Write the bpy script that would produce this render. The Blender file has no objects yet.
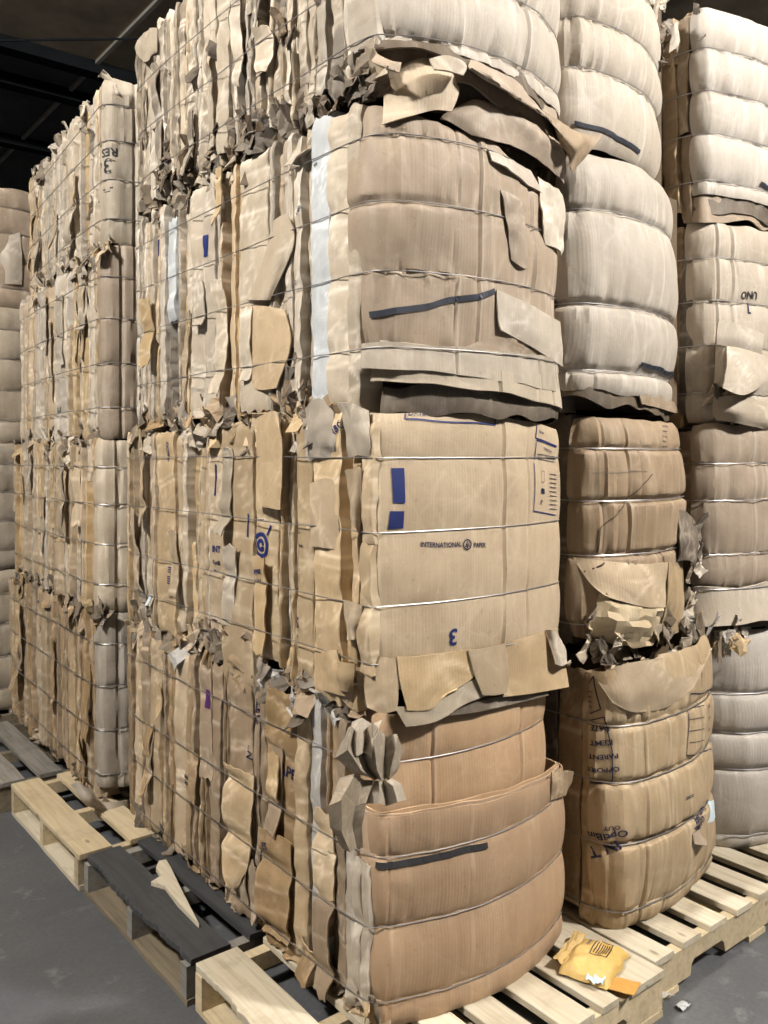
import bpy, math, random
import numpy as np
from mathutils import Matrix, Vector

# ------------------------------------------------------------------ camera, world, lights, exposure
FPX, CX, HY, CAMH = 850.0, 384.0, 455.0, 1.54
scene = bpy.context.scene
COL = scene.collection
cam_d = bpy.data.cameras.new('camera'); cam = bpy.data.objects.new('camera', cam_d); COL.objects.link(cam)
cam_d.sensor_fit = 'VERTICAL'; cam_d.sensor_height = 36.0; cam_d.lens = FPX / 1024.0 * 36.0
cam_d.shift_y = -(512.0 - HY) / 1024.0
OX, OY = -0.02, 2.08                       # nearest bale corner seen from the camera
RX, RY = 0.784, 0.6208                     # world x runs along the bale ends, y along their long sides
VIEW = math.atan2(RY, RX)
CAMX, CAMY = -(RX * OX + RY * OY), -(-RY * OX + RX * OY)
cam.location = (CAMX, CAMY, CAMH); cam.rotation_euler = (math.pi / 2, 0, -VIEW)
cam_d.clip_start = 0.02
scene.camera = cam

world = bpy.data.worlds.new('world'); scene.world = world; world.use_nodes = True
world.node_tree.nodes['Background'].inputs[0].default_value = (0.80, 0.86, 0.95, 1)
world.node_tree.nodes['Background'].inputs[1].default_value = 0.012

YAW = 0.0
def rs(r, s, z=0.0): return Vector((r, s, z))
def view_dir(px, py):
    k = (px - CX) / FPX
    return Vector((k * RX + RY, -k * RY + RX, -(py - HY) / FPX))

def lamp(name, r, s, z, power, color=(1, 0.985, 0.965), radius=0.28):
    d = bpy.data.lights.new(name, 'POINT'); d.energy = power; d.color = color; d.shadow_soft_size = radius
    o = bpy.data.objects.new(name, d); COL.objects.link(o); o.location = rs(r, s, z)
    return o
lamp('high_bay_lamp_right_aisle', 2.1, -3.5, 4.9, 1120, radius=0.16)
lamp('high_bay_lamp_left_aisle', -3.5, 0.35, 4.9, 860, radius=0.16)

scene.view_settings.view_transform = 'Standard'; scene.view_settings.look = 'None'
scene.view_settings.gamma = 1.0; scene.view_settings.use_curve_mapping = False
scene.view_settings.exposure = 0.43

random.seed(7)
R = random.Random(11)

# ------------------------------------------------------------------ noise
def _hash(ix, iy, seed):
    n = (ix.astype(np.int64) * 374761393 + iy.astype(np.int64) * 668265263 + int(seed) * 1442695041) & 0xFFFFFFFF
    n = ((n ^ (n >> 13)) * 1274126177) & 0xFFFFFFFF
    n = ((n ^ (n >> 16)) * 2246822519) & 0xFFFFFFFF
    return ((n ^ (n >> 15)) & 0xFFFFFF) / float(0xFFFFFF)
def noise(x, y, seed=0):
    x = np.asarray(x, float); y = np.asarray(y, float)
    x, y = np.broadcast_arrays(x, y)
    ix = np.floor(x); iy = np.floor(y); fx = x - ix; fy = y - iy
    def g(dx, dy):
        a = _hash(ix + dx, iy + dy, seed) * 2 * math.pi
        return np.cos(a) * (fx - dx) + np.sin(a) * (fy - dy)
    ux = fx * fx * fx * (fx * (fx * 6 - 15) + 10); uy = fy * fy * fy * (fy * (fy * 6 - 15) + 10)
    a = g(0, 0) * (1 - ux) + g(1, 0) * ux; b = g(0, 1) * (1 - ux) + g(1, 1) * ux
    return (a * (1 - uy) + b * uy) * 1.4
def facet2(x, y, seed=0):
    """flat triangles of random height meeting in straight folds; also how close the nearest fold is"""
    x = np.asarray(x, float); y = np.asarray(y, float); x, y = np.broadcast_arrays(x, y)
    w = 0.35; x = x + w * noise(x * 0.7, y * 0.7, seed + 900); y = y + w * noise(x * 0.7 + 9, y * 0.7, seed + 901)
    k = (x + y) * 0.3660254; X = x + k; Y = y + k; i = np.floor(X); j = np.floor(Y); fx = X - i; fy = Y - j
    h00 = _hash(i, j, seed); h11 = _hash(i + 1, j + 1, seed); up = fx > fy
    hm = np.where(up, _hash(i + 1, j, seed), _hash(i, j + 1, seed))
    w0 = np.where(up, 1 - fx, 1 - fy); wm = np.abs(fx - fy); w1 = np.where(up, fy, fx)
    return (h00 * w0 + hm * wm + h11 * w1) * 2 - 1, np.minimum(np.minimum(w0, wm), w1)
def facet(x, y, seed=0): return facet2(x, y, seed)[0]
def ridge(x, y, seed=0): return 0.45 * facet(x, y, seed)
def crumple(x, y, seed=0): return 0.3 + 0.4 * facet(x, y, seed) + 0.18 * facet(x * 2.3 + 3.7, y * 2.3, seed + 5)
def folds(x, y, seed=0):
    e = facet2(x, y, seed)[1]; return np.exp(-(e / 0.07) ** 2) * np.clip(noise(x * 0.8 + 4, y * 0.8, seed + 77) * 2.2 + 0.15, 0, 1)

# ------------------------------------------------------------------ materials
def nodes_of(name):
    m = bpy.data.materials.new(name); m.use_nodes = True
    nt = m.node_tree; b = nt.nodes['Principled BSDF']
    return m, nt, b
def N(nt, kind, **kw):
    n = nt.nodes.new(kind)
    for k, v in kw.items():
        if k.startswith('_'): setattr(n, k[1:], v)
        else:
            try: n.inputs[k].default_value = v
            except Exception: n.inputs[int(k[1:])].default_value = v
    return n
def mixrgb(nt, fac, a, b, blend='MIX'):
    n = nt.nodes.new('ShaderNodeMix'); n.data_type = 'RGBA'; n.blend_type = blend
    for sock, v in ((0, fac), (6, a), (7, b)):
        if hasattr(v, 'is_output'): nt.links.new(v, n.inputs[sock])
        elif sock == 0: n.inputs[0].default_value = v
        else: n.inputs[sock].default_value = (*v, 1) if len(v) == 3 else v
    return n.outputs[2]
def ramp(nt, src, lo, hi, a=0.0, b=1.0):
    n = nt.nodes.new('ShaderNodeMapRange'); nt.links.new(src, n.inputs[0])
    n.inputs[1].default_value = lo; n.inputs[2].default_value = hi; n.inputs[3].default_value = a; n.inputs[4].default_value = b
    return n.outputs[0]

def cardboard(name, base, light, dark, var=0.16, flute=0.5, stain=0.25, dirt=0.0, flute_axis='X', crease=1.0, crease_scale=9.0):
    m, nt, b = nodes_of(name); L = nt.links
    tc = N(nt, 'ShaderNodeTexCoord'); oi = N(nt, 'ShaderNodeObjectInfo')
    sc = N(nt, 'ShaderNodeVectorMath', _operation='SCALE'); sc.inputs[0].default_value = (37.0, 53.0, 71.0)
    L.new(oi.outputs['Random'], sc.inputs['Scale'])
    ad = N(nt, 'ShaderNodeVectorMath', _operation='ADD'); L.new(tc.outputs['Object'], ad.inputs[0]); L.new(sc.outputs[0], ad.inputs[1])
    blot = N(nt, 'ShaderNodeTexNoise', Scale=5.0, Detail=4.0, Roughness=0.6); L.new(ad.outputs[0], blot.inputs['Vector'])
    fine = N(nt, 'ShaderNodeTexNoise', Scale=160.0, Detail=3.0, Roughness=0.7); L.new(ad.outputs[0], fine.inputs['Vector'])
    wav = N(nt, 'ShaderNodeTexWave', _bands_direction=flute_axis, Scale=34.0, Distortion=0.0, Detail=0.0); L.new(tc.outputs['Object'], wav.inputs['Vector'])
    mp = N(nt, 'ShaderNodeMapping'); mp.inputs['Scale'].default_value = (34, 34, 2.2); L.new(ad.outputs[0], mp.inputs['Vector'])
    streak = N(nt, 'ShaderNodeTexNoise', Scale=1.0, Detail=3.0, Roughness=0.6); L.new(mp.outputs[0], streak.inputs['Vector'])
    c = mixrgb(nt, ramp(nt, blot.outputs['Fac'], 0.33, 0.68), dark, base)
    c = mixrgb(nt, ramp(nt, streak.outputs['Fac'], 0.5, 0.75, 0, 0.28), c, light)
    c = mixrgb(nt, ramp(nt, fine.outputs['Fac'], 0.35, 0.7, 0, 0.4), c, dark)
    spk = N(nt, 'ShaderNodeTexNoise', Scale=45.0, Detail=5.0, Roughness=0.75); L.new(ad.outputs[0], spk.inputs['Vector'])
    c = mixrgb(nt, ramp(nt, spk.outputs['Fac'], 0.60, 0.72, 0, 0.5), c, tuple(v * 0.55 for v in dark))
    c = mixrgb(nt, ramp(nt, spk.outputs['Fac'], 0.40, 0.28, 0, 0.45), c, light)
    c = mixrgb(nt, ramp(nt, wav.outputs['Fac'], 0, 1, 0, 0.07 * flute), c, dark)
    wob = N(nt, 'ShaderNodeTexNoise', Scale=7.0, Detail=2.0); L.new(ad.outputs[0], wob.inputs['Vector'])
    wsc = N(nt, 'ShaderNodeVectorMath', _operation='SCALE'); L.new(wob.outputs['Color'], wsc.inputs[0]); wsc.inputs['Scale'].default_value = 0.12
    wad = N(nt, 'ShaderNodeVectorMath', _operation='ADD'); L.new(ad.outputs[0], wad.inputs[0]); L.new(wsc.outputs[0], wad.inputs[1])
    vor = N(nt, 'ShaderNodeTexVoronoi', Scale=crease_scale, _feature='DISTANCE_TO_EDGE'); L.new(wad.outputs[0], vor.inputs['Vector'])
    msk = N(nt, 'ShaderNodeTexNoise', Scale=3.1, Detail=2.0); L.new(wad.outputs[0], msk.inputs['Vector'])
    cl = N(nt, 'ShaderNodeMath', _operation='MULTIPLY'); L.new(ramp(nt, vor.outputs['Distance'], 0.0, 0.035, 1, 0), cl.inputs[0]); L.new(ramp(nt, msk.outputs['Fac'], 0.45, 0.62), cl.inputs[1])
    c = mixrgb(nt, ramp(nt, cl.outputs[0], 0, 1, 0, 0.22 * crease), c, light)
    st = N(nt, 'ShaderNodeTexNoise', Scale=2.3, Detail=6.0, Roughness=0.65); 
    ad2 = N(nt, 'ShaderNodeVectorMath', _operation='ADD'); L.new(ad.outputs[0], ad2.inputs[0]); ad2.inputs[1].default_value = (9, 4, 2)
    L.new(ad2.outputs[0], st.inputs['Vector'])
    c = mixrgb(nt, ramp(nt, st.outputs['Fac'], 0.55, 0.72, 0, stain), c, tuple(v * 0.55 for v in dark))
    if dirt: c = mixrgb(nt, ramp(nt, st.outputs['Fac'], 0.42, 0.56, 0, dirt), c, (0.05, 0.042, 0.034))
    at = N(nt, 'ShaderNodeAttribute', _attribute_name='wear')
    c = mixrgb(nt, ramp(nt, at.outputs['Fac'], 0.0, 1.0, 0, 0.62), c, tuple(min(1, v * 1.25 + 0.10) for v in light))
    hsv = N(nt, 'ShaderNodeHueSaturation'); L.new(c, hsv.inputs['Color'])
    L.new(ramp(nt, oi.outputs['Random'], 0, 1, 1 - var, 1 + var * 0.7), hsv.inputs['Value'])
    fr = N(nt, 'ShaderNodeMath', _operation='FRACT'); mu = N(nt, 'ShaderNodeMath', _operation='MULTIPLY'); mu.inputs[1].default_value = 17.31
    L.new(oi.outputs['Random'], mu.inputs[0]); L.new(mu.outputs[0], fr.inputs[0])
    L.new(ramp(nt, fr.outputs[0], 0, 1, 0.78, 1.12), hsv.inputs['Saturation'])
    L.new(hsv.outputs[0], b.inputs['Base Color'])
    b.inputs['Roughness'].default_value = 0.62; b.inputs['Specular IOR Level'].default_value = 0.32
    h = mixrgb(nt, 0.35, fine.outputs['Fac'], wav.outputs['Fac'])
    bp = N(nt, 'ShaderNodeBump', Strength=0.28, Distance=0.002); L.new(h, bp.inputs['Height'])
    bp2 = N(nt, 'ShaderNodeBump', Strength=0.10 * crease, Distance=0.004); L.new(ramp(nt, vor.outputs['Distance'], 0.0, 0.12), bp2.inputs['Height']); L.new(bp.outputs[0], bp2.inputs['Normal'])
    bp3 = N(nt, 'ShaderNodeBump', Strength=0.18, Distance=0.005); L.new(streak.outputs['Fac'], bp3.inputs['Height']); L.new(bp2.outputs[0], bp3.inputs['Normal'])
    L.new(bp3.outputs[0], b.inputs['Normal'])
    return m

def plain(name, col, rough=0.6, metal=0.0, var=0.25, scale=25.0, bump=0.1):
    m, nt, b = nodes_of(name); L = nt.links
    tc = N(nt, 'ShaderNodeTexCoord')
    n = N(nt, 'ShaderNodeTexNoise', Scale=scale, Detail=4.0, Roughness=0.6); L.new(tc.outputs['Object'], n.inputs['Vector'])
    c = mixrgb(nt, ramp(nt, n.outputs['Fac'], 0.3, 0.7), tuple(v * (1 - var) for v in col), tuple(min(1, v * (1 + var * 0.6)) for v in col))
    L.new(c, b.inputs['Base Color']); b.inputs['Roughness'].default_value = rough; b.inputs['Metallic'].default_value = metal
    if bump:
        bp = N(nt, 'ShaderNodeBump', Strength=bump, Distance=0.004); L.new(n.outputs['Fac'], bp.inputs['Height']); L.new(bp.outputs[0], b.inputs['Normal'])
    return m

def wood(name, base, dark, grain=1.0, stain=0.3):
    m, nt, b = nodes_of(name); L = nt.links
    tc = N(nt, 'ShaderNodeTexCoord'); oi = N(nt, 'ShaderNodeObjectInfo')
    sc = N(nt, 'ShaderNodeVectorMath', _operation='SCALE'); sc.inputs[0].default_value = (13.0, 7.0, 5.0); L.new(oi.outputs['Random'], sc.inputs['Scale'])
    ad = N(nt, 'ShaderNodeVectorMath', _operation='ADD'); L.new(tc.outputs['Object'], ad.inputs[0]); L.new(sc.outputs[0], ad.inputs[1])
    mp = N(nt, 'ShaderNodeMapping'); mp.inputs['Scale'].default_value = (55, 3.0, 55); L.new(ad.outputs[0], mp.inputs['Vector'])
    g = N(nt, 'ShaderNodeTexNoise', Scale=1.0, Detail=5.0, Roughness=0.6, Distortion=0.6); L.new(mp.outputs[0], g.inputs['Vector'])
    n2 = N(nt, 'ShaderNodeTexNoise', Scale=7.0, Detail=4.0, Roughness=0.65); L.new(ad.outputs[0], n2.inputs['Vector'])
    c = mixrgb(nt, ramp(nt, g.outputs['Fac'], 0.42, 0.68, 0, 0.75 * grain), base, dark)
    c = mixrgb(nt, ramp(nt, n2.outputs['Fac'], 0.52, 0.75, 0, stain), c, tuple(v * 0.5 for v in dark))
    vo = N(nt, 'ShaderNodeTexVoronoi', Scale=9.0); mp2 = N(nt, 'ShaderNodeMapping'); mp2.inputs['Scale'].default_value = (1.0, 0.45, 1.0)
    L.new(ad.outputs[0], mp2.inputs['Vector']); L.new(mp2.outputs[0], vo.inputs['Vector'])
    c = mixrgb(nt, ramp(nt, vo.outputs['Distance'], 0.05, 0.09, 0.7, 0), c, tuple(v * 0.45 for v in dark))
    hsv = N(nt, 'ShaderNodeHueSaturation'); L.new(c, hsv.inputs['Color']); L.new(ramp(nt, oi.outputs['Random'], 0, 1, 0.82, 1.1), hsv.inputs['Value'])
    L.new(hsv.outputs[0], b.inputs['Base Color']); b.inputs['Roughness'].default_value = 0.75
    bp = N(nt, 'ShaderNodeBump', Strength=0.35, Distance=0.003); L.new(g.outputs['Fac'], bp.inputs['Height']); L.new(bp.outputs[0], b.inputs['Normal'])
    return m

M = {}
M['tan'] = cardboard('cardboard_tan', (0.50, 0.335, 0.195), (0.60, 0.44, 0.28), (0.40, 0.26, 0.145))
M['kraft'] = cardboard('cardboard_kraft', (0.515, 0.39, 0.24), (0.64, 0.525, 0.355), (0.41, 0.30, 0.175), var=0.24)
M['kraftdark'] = cardboard('cardboard_brown', (0.36, 0.255, 0.148), (0.49, 0.37, 0.235), (0.27, 0.185, 0.10), var=0.22)
M['pale'] = cardboard('cardboard_pale', (0.51, 0.44, 0.345), (0.65, 0.59, 0.49), (0.40, 0.335, 0.25), var=0.25)
M['paledirty'] = cardboard('cardboard_pale_dirty', (0.52, 0.44, 0.325), (0.66, 0.58, 0.46), (0.38, 0.30, 0.21), var=0.22, dirt=0.6)
M['cool'] = cardboard('cardboard_cool_lit', (0.49, 0.432, 0.358), (0.60, 0.555, 0.49), (0.39, 0.335, 0.265), var=0.06, stain=0.15)  # cool bright light on the upper bales worked into the cardboard colour
M['brownend'] = cardboard('cardboard_brownish', (0.37, 0.28, 0.19), (0.48, 0.385, 0.28), (0.29, 0.215, 0.14), var=0.08)
M['greyend'] = cardboard('cardboard_greyish', (0.50, 0.45, 0.385), (0.58, 0.54, 0.47), (0.42, 0.37, 0.31), var=0.06, stain=0.1)
M['greypaper'] = cardboard('kraft_paper_grey', (0.47, 0.405, 0.315), (0.58, 0.52, 0.43), (0.37, 0.31, 0.23), var=0.08, flute=0)
M['packpaper'] = cardboard('packing_paper', (0.36, 0.305, 0.23), (0.50, 0.44, 0.35), (0.25, 0.205, 0.15), var=0.08, flute=0)
M['whitepaper'] = cardboard('white_sheet', (0.56, 0.585, 0.59), (0.68, 0.71, 0.72), (0.44, 0.46, 0.46), var=0.08, flute=0, stain=0.15)
M['newsprint'] = cardboard('newsprint', (0.50, 0.48, 0.44), (0.62, 0.60, 0.57), (0.34, 0.32, 0.29), var=0.1, flute=0, stain=0.3)
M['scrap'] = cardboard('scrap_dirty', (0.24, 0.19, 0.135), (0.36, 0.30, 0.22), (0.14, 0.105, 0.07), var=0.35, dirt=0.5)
M['straw'] = cardboard('yellowed_paper', (0.55, 0.43, 0.24), (0.66, 0.55, 0.36), (0.44, 0.32, 0.16), var=0.1, flute=0)
M['core'] = cardboard('cardboard_core', (0.15, 0.105, 0.065), (0.22, 0.16, 0.10), (0.09, 0.065, 0.04))  # inner cardboard coloured dark so gaps between the sheets look shaded
M['blue'] = plain('ink_blue', (0.010, 0.022, 0.13), 0.6, bump=0, var=0.15)
M['navy'] = plain('ink_navy', (0.012, 0.014, 0.05), 0.6, bump=0, var=0.15)
M['black'] = plain('ink_black', (0.02, 0.02, 0.022), 0.6, bump=0, var=0.2)
M['tape'] = plain('tape_dark', (0.035, 0.04, 0.055), 0.42, bump=0.05, var=0.25)
M['purple'] = plain('print_purple', (0.09, 0.025, 0.13), 0.5, bump=0)
M['faint'] = plain('ink_faded', (0.27, 0.22, 0.17), 0.7, bump=0)
M['sticker'] = plain('sticker_white', (0.62, 0.74, 0.80), 0.35, bump=0, var=0.1)
M['wire'] = plain('steel_wire', (0.42, 0.41, 0.41), 0.42, metal=0.85, var=0.2, bump=0)
M['newwood'] = wood('pine_new', (0.60, 0.50, 0.33), (0.42, 0.32, 0.18), 0.9, 0.4)
M['palewood'] = wood('pine_pale', (0.58, 0.52, 0.40), (0.38, 0.31, 0.20), 0.9, 0.5)
M['greywood'] = wood('wood_weathered', (0.27, 0.255, 0.225), (0.13, 0.12, 0.10), 0.9, 0.4)
M['blackwood'] = wood('wood_blackened', (0.050, 0.052, 0.054), (0.022, 0.023, 0.024), 0.9, 0.4)
M['oldwood'] = wood('wood_old_brown', (0.22, 0.18, 0.12), (0.10, 0.08, 0.05), 0.9, 0.4)
M['bagyellow'] = cardboard('bag_yellow', (0.64, 0.45, 0.17), (0.74, 0.60, 0.32), (0.52, 0.34, 0.10), var=0.05, flute=0, stain=0.15)
M['bagorange'] = cardboard('bag_orange', (0.52, 0.28, 0.08), (0.60, 0.38, 0.15), (0.42, 0.22, 0.06), var=0.05, flute=0)

def floor_mat():
    m, nt, b = nodes_of('concrete_floor'); L = nt.links
    tc = N(nt, 'ShaderNodeTexCoord')
    a = N(nt, 'ShaderNodeTexNoise', Scale=1.6, Detail=6.0, Roughness=0.65); L.new(tc.outputs['Object'], a.inputs['Vector'])
    f = N(nt, 'ShaderNodeTexNoise', Scale=70.0, Detail=4.0, Roughness=0.7); L.new(tc.outputs['Object'], f.inputs['Vector'])
    s = N(nt, 'ShaderNodeTexNoise', Scale=9.0, Detail=5.0, Roughness=0.7); L.new(tc.outputs['Object'], s.inputs['Vector'])
    c = mixrgb(nt, ramp(nt, a.outputs['Fac'], 0.35, 0.65), (0.070, 0.074, 0.080), (0.108, 0.111, 0.116))
    c = mixrgb(nt, ramp(nt, f.outputs['Fac'], 0.4, 0.68, 0, 0.4), c, (0.045, 0.047, 0.05))
    c = mixrgb(nt, ramp(nt, s.outputs['Fac'], 0.58, 0.72, 0, 0.6), c, (0.20, 0.20, 0.20))
    L.new(c, b.inputs['Base Color']); b.inputs['Roughness'].default_value = 0.72
    bp = N(nt, 'ShaderNodeBump', Strength=0.3, Distance=0.004); L.new(f.outputs['Fac'], bp.inputs['Height']); L.new(bp.outputs[0], b.inputs['Normal'])
    return m
M['floor'] = floor_mat()
M['ceil'] = plain('ceiling_brown', (0.34, 0.27, 0.19), 0.9, var=0.35, scale=2.5)
M['purlin'] = plain('purlin_pale', (0.42, 0.38, 0.32), 0.8, var=0.3, scale=3.0)
M['ceil_unlit'] = plain('ceiling_unlit_dark', (0.085, 0.09, 0.09), 0.9, var=0.3, scale=2.0)  # ceiling beyond the first beam: its lack of light painted as dark colour
M['steel'] = plain('beam_dark', (0.010, 0.011, 0.012), 0.8, var=0.3, scale=3.0)
M['steel'].node_tree.nodes['Principled BSDF'].inputs['Specular IOR Level'].default_value = 0.05
M['wall'] = plain('wall_dark', (0.05, 0.05, 0.05), 0.9, var=0.3, scale=1.5)

# ------------------------------------------------------------------ mesh helpers
def link(name, me, mat, parent=None):
    o = bpy.data.objects.new(name, me)
    if mat is not None:
        me.materials.clear(); me.materials.append(M[mat] if isinstance(mat, str) else mat)
    COL.objects.link(o)
    if parent is not None: o.parent = parent
    return o
def mesh_from(name, V, F, smooth=None, wear=None):
    me = bpy.data.meshes.new(name)
    V = np.asarray(V, np.float32)
    nF = len(F)
    if isinstance(F, np.ndarray):
        k = F.shape[1]; loops = F.reshape(-1).astype(np.int32); starts = np.arange(nF, dtype=np.int32) * k
    else:
        lens = [len(f) for f in F]; loops = np.array([i for f in F for i in f], np.int32)
        starts = np.concatenate([[0], np.cumsum(lens)[:-1]]).astype(np.int32)
    me.vertices.add(len(V)); me.vertices.foreach_set('co', V.reshape(-1))
    me.loops.add(len(loops)); me.loops.foreach_set('vertex_index', loops)
    me.polygons.add(nF); me.polygons.foreach_set('loop_start', starts)
    if smooth is not None: me.polygons.foreach_set('use_smooth', np.asarray(smooth, bool))
    if wear is not None:
        a = me.attributes.new('wear', 'FLOAT', 'POINT'); a.data.foreach_set('value', np.asarray(wear, np.float32).reshape(-1))
    me.update(calc_edges=True); me.validate()
    if smooth is not None and len(V) > 30 and np.any(smooth): me.set_sharp_from_angle(angle=math.radians(24))
    return me

def grid_normals(P):
    du = np.gradient(P, axis=1); dv = np.gradient(P, axis=0)
    n = np.cross(du, dv); l = np.linalg.norm(n, axis=2, keepdims=True); l[l == 0] = 1
    return n / l
def sheet_mesh(name, P, out, wear=None, thick=0.004, back=False):
    """grid P[nv,nu,3] -> mesh with a rim of real thickness; out = rough outward direction"""
    nv, nu = P.shape[:2]
    n = grid_normals(P)
    if (n.reshape(-1, 3) @ np.asarray(out, float)).sum() < 0: n = -n; flip = True
    else: flip = False
    idx = np.arange(nv * nu).reshape(nv, nu)
    a, b, c, d = idx[:-1, :-1].ravel(), idx[:-1, 1:].ravel(), idx[1:, 1:].ravel(), idx[1:, :-1].ravel()
    F = np.stack([a, b, c, d], 1)
    if flip: F = F[:, ::-1]
    loop = np.concatenate([idx[0, :], idx[1:, -1], idx[-1, -2::-1], idx[-2:0:-1, 0]])
    V = P.reshape(-1, 3); W = (np.zeros(nv * nu) if wear is None else np.asarray(wear).reshape(-1)).copy()
    if back:
        Vb = V - n.reshape(-1, 3) * thick
        V2 = np.concatenate([V, Vb]); W = np.concatenate([W, W * 0.5]); Fb = F[:, ::-1] + nv * nu
        lb = loop + nv * nu
        Fr = np.stack([loop, lb, np.roll(lb, -1), np.roll(loop, -1)], 1)
        if flip: Fr = Fr[:, ::-1]
        FF = np.concatenate([F, Fb, Fr]); sm = np.concatenate([np.ones(len(F) * 2, bool), np.zeros(len(Fr), bool)])
    else:
        Vb = V[loop] - n.reshape(-1, 3)[loop] * thick
        V2 = np.concatenate([V, Vb]); W = np.concatenate([W, W[loop] * 0 + 0.15])
        lb = np.arange(len(loop)) + nv * nu
        Fr = np.stack([loop, lb, np.roll(lb, -1), np.roll(loop, -1)], 1)
        if flip: Fr = Fr[:, ::-1]
        FF = np.concatenate([F, Fr]); sm = np.concatenate([np.ones(len(F), bool), np.zeros(len(Fr), bool)])
    return mesh_from(name, V2, FF, sm, W)

class Surf:
    """a sheet laid over a face; a = nominal coordinate along the face for each column, rows given by P's z"""
    def __init__(s, obj, P, a, face, out):
        s.obj, s.P, s.a, s.face = obj, P, np.asarray(a), face
        n = grid_normals(P)
        if (n.reshape(-1, 3) @ np.asarray(out, float)).sum() < 0: n = -n
        s.n = n
        s.z0 = P[0, :, 2].min(); s.z1 = P[-1, :, 2].max()
    def has(s, a, z): return s.a.min() <= a <= s.a.max() and s.z0 <= z <= s.z1
    def sample(s, a, z):
        a = np.asarray(a, float); z = np.asarray(z, float)
        nv, nu = s.P.shape[:2]
        fj = np.interp(a, s.a, np.arange(nu))
        zc = s.P[:, nu // 2, 2]
        fi = np.interp(z, zc, np.arange(nv))
        j = np.clip(fj.astype(int), 0, nu - 2); i = np.clip(fi.astype(int), 0, nv - 2)
        u = (fj - j)[:, None]; v = (fi - i)[:, None]
        def bl(G): return (G[i, j] * (1 - u) + G[i, j + 1] * u) * (1 - v) + (G[i + 1, j] * (1 - u) + G[i + 1, j + 1] * u) * v
        nn = bl(s.n); nn /= np.linalg.norm(nn, axis=1, keepdims=True)
        return bl(s.P), nn

def hit(surf, px, py):
    """place on an end sheet that the photograph shows at (px,py): (along, z, point, normal)"""
    B = surf.bale
    if not hasattr(surf, 'proj'):
        Q = surf.P.reshape(-1, 3) @ np.array(B.mw.to_3x3()).T + np.array(B.mw.translation) - np.array((CAMX, CAMY, CAMH))
        X = RX * Q[:, 0] - RY * Q[:, 1]; Y = RY * Q[:, 0] + RX * Q[:, 1]
        surf.proj = np.stack([CX + FPX * X / Y, HY - FPX * Q[:, 2] / Y], 1).reshape(*surf.P.shape[:2], 2)
        vd = surf.P - np.array(B.inv @ Vector((CAMX, CAMY, CAMH)))
        surf.front = (surf.n * vd).sum(2) < 0
    d = np.linalg.norm(surf.proj - (px, py), axis=2) + (~surf.front) * 8
    i, j = np.unravel_index(np.argmin(d), d.shape); nv, nu = d.shape
    i0 = min(max(i, 1), nv - 2); j0 = min(max(j, 1), nu - 2)
    J = np.stack([(surf.proj[i, j0 + 1] - surf.proj[i, j0 - 1]) / 2, (surf.proj[i0 + 1, j] - surf.proj[i0 - 1, j]) / 2], 1)
    try: e = np.linalg.solve(J, np.array((px, py)) - surf.proj[i, j])
    except Exception: e = np.zeros(2)
    far = np.abs(e).max() > 2.0; e = np.clip(e, -1, 1)
    fi = min(max(i + e[1], 0), nv - 1); fj = min(max(j + e[0], 0), nu - 1)
    a = float(np.interp(fj, np.arange(nu), surf.a)); z = float(np.interp(fi, np.arange(nv), surf.P[:, nu // 2, 2]))
    if far:
        p = np.array(B.end(px, py, -surf.P[i, j, 1]))
        n = surf.n[i, j]
    else:
        p, n = surf.sample([a], [z]); p = p[0]; n = n[0]
    return a, z, p, n

# ------------------------------------------------------------------ lettering
_txt = {}
def text_mesh(body):
    if body in _txt: return _txt[body]
    c = bpy.data.curves.new('t', 'FONT'); c.body = body; c.size = 1.0; c.resolution_u = 3; c.align_x = 'CENTER'; c.align_y = 'CENTER'
    c.offset = 0.02
    o = bpy.data.objects.new('t', c); COL.objects.link(o)
    dg = bpy.context.evaluated_depsgraph_get(); me = o.evaluated_get(dg).to_mesh()
    V = np.array([v.co[:2] for v in me.vertices]); F = [tuple(p.vertices) for p in me.polygons]
    o.evaluated_get(dg).to_mesh_clear()
    bpy.data.objects.remove(o); bpy.data.curves.remove(c)
    if len(V): V = V - (V.max(0) + V.min(0)) / 2
    _txt[body] = (V, F)
    return V, F
def quads_strip(pts, width):
    """2-D polyline -> ribbon"""
    pts = np.asarray(pts, float); d = np.gradient(pts, axis=0); d /= np.linalg.norm(d, axis=1, keepdims=True)
    n = np.stack([-d[:, 1], d[:, 0]], 1) * width / 2
    V = np.concatenate([pts + n, pts - n]); k = len(pts)
    F = [(i, i + 1, k + i + 1, k + i) for i in range(k - 1)]
    return V, F
def seg(p, q, step=0.012):
    n = max(2, int(math.dist(p, q) / step) + 1)
    return [(p[0] + (q[0] - p[0]) * i / (n - 1), p[1] + (q[1] - p[1]) * i / (n - 1)) for i in range(n)]
def join2(parts):
    V = []; F = []; o = 0
    for v, f in parts:
        V += [tuple(p) for p in v]; F += [tuple(i + o for i in q) for q in f]; o += len(v)
    return np.array(V), F
def rect_outline(a0, z0, a1, z1, w=0.003):
    c = [(a0, z0), (a1, z0), (a1, z1), (a0, z1)]
    return join2([quads_strip(seg(c[i], c[(i + 1) % 4]), w) for i in range(4)])
def filled(a0, z0, a1, z1, nx=6, nz=8):
    A, Z = np.meshgrid(np.linspace(a0, a1, nx), np.linspace(z0, z1, nz))
    V = np.stack([A.ravel(), Z.ravel()], 1)
    F = [(i * nx + j, i * nx + j + 1, (i + 1) * nx + j + 1, (i + 1) * nx + j) for i in range(nz - 1) for j in range(nx - 1)]
    return V, F
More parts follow.
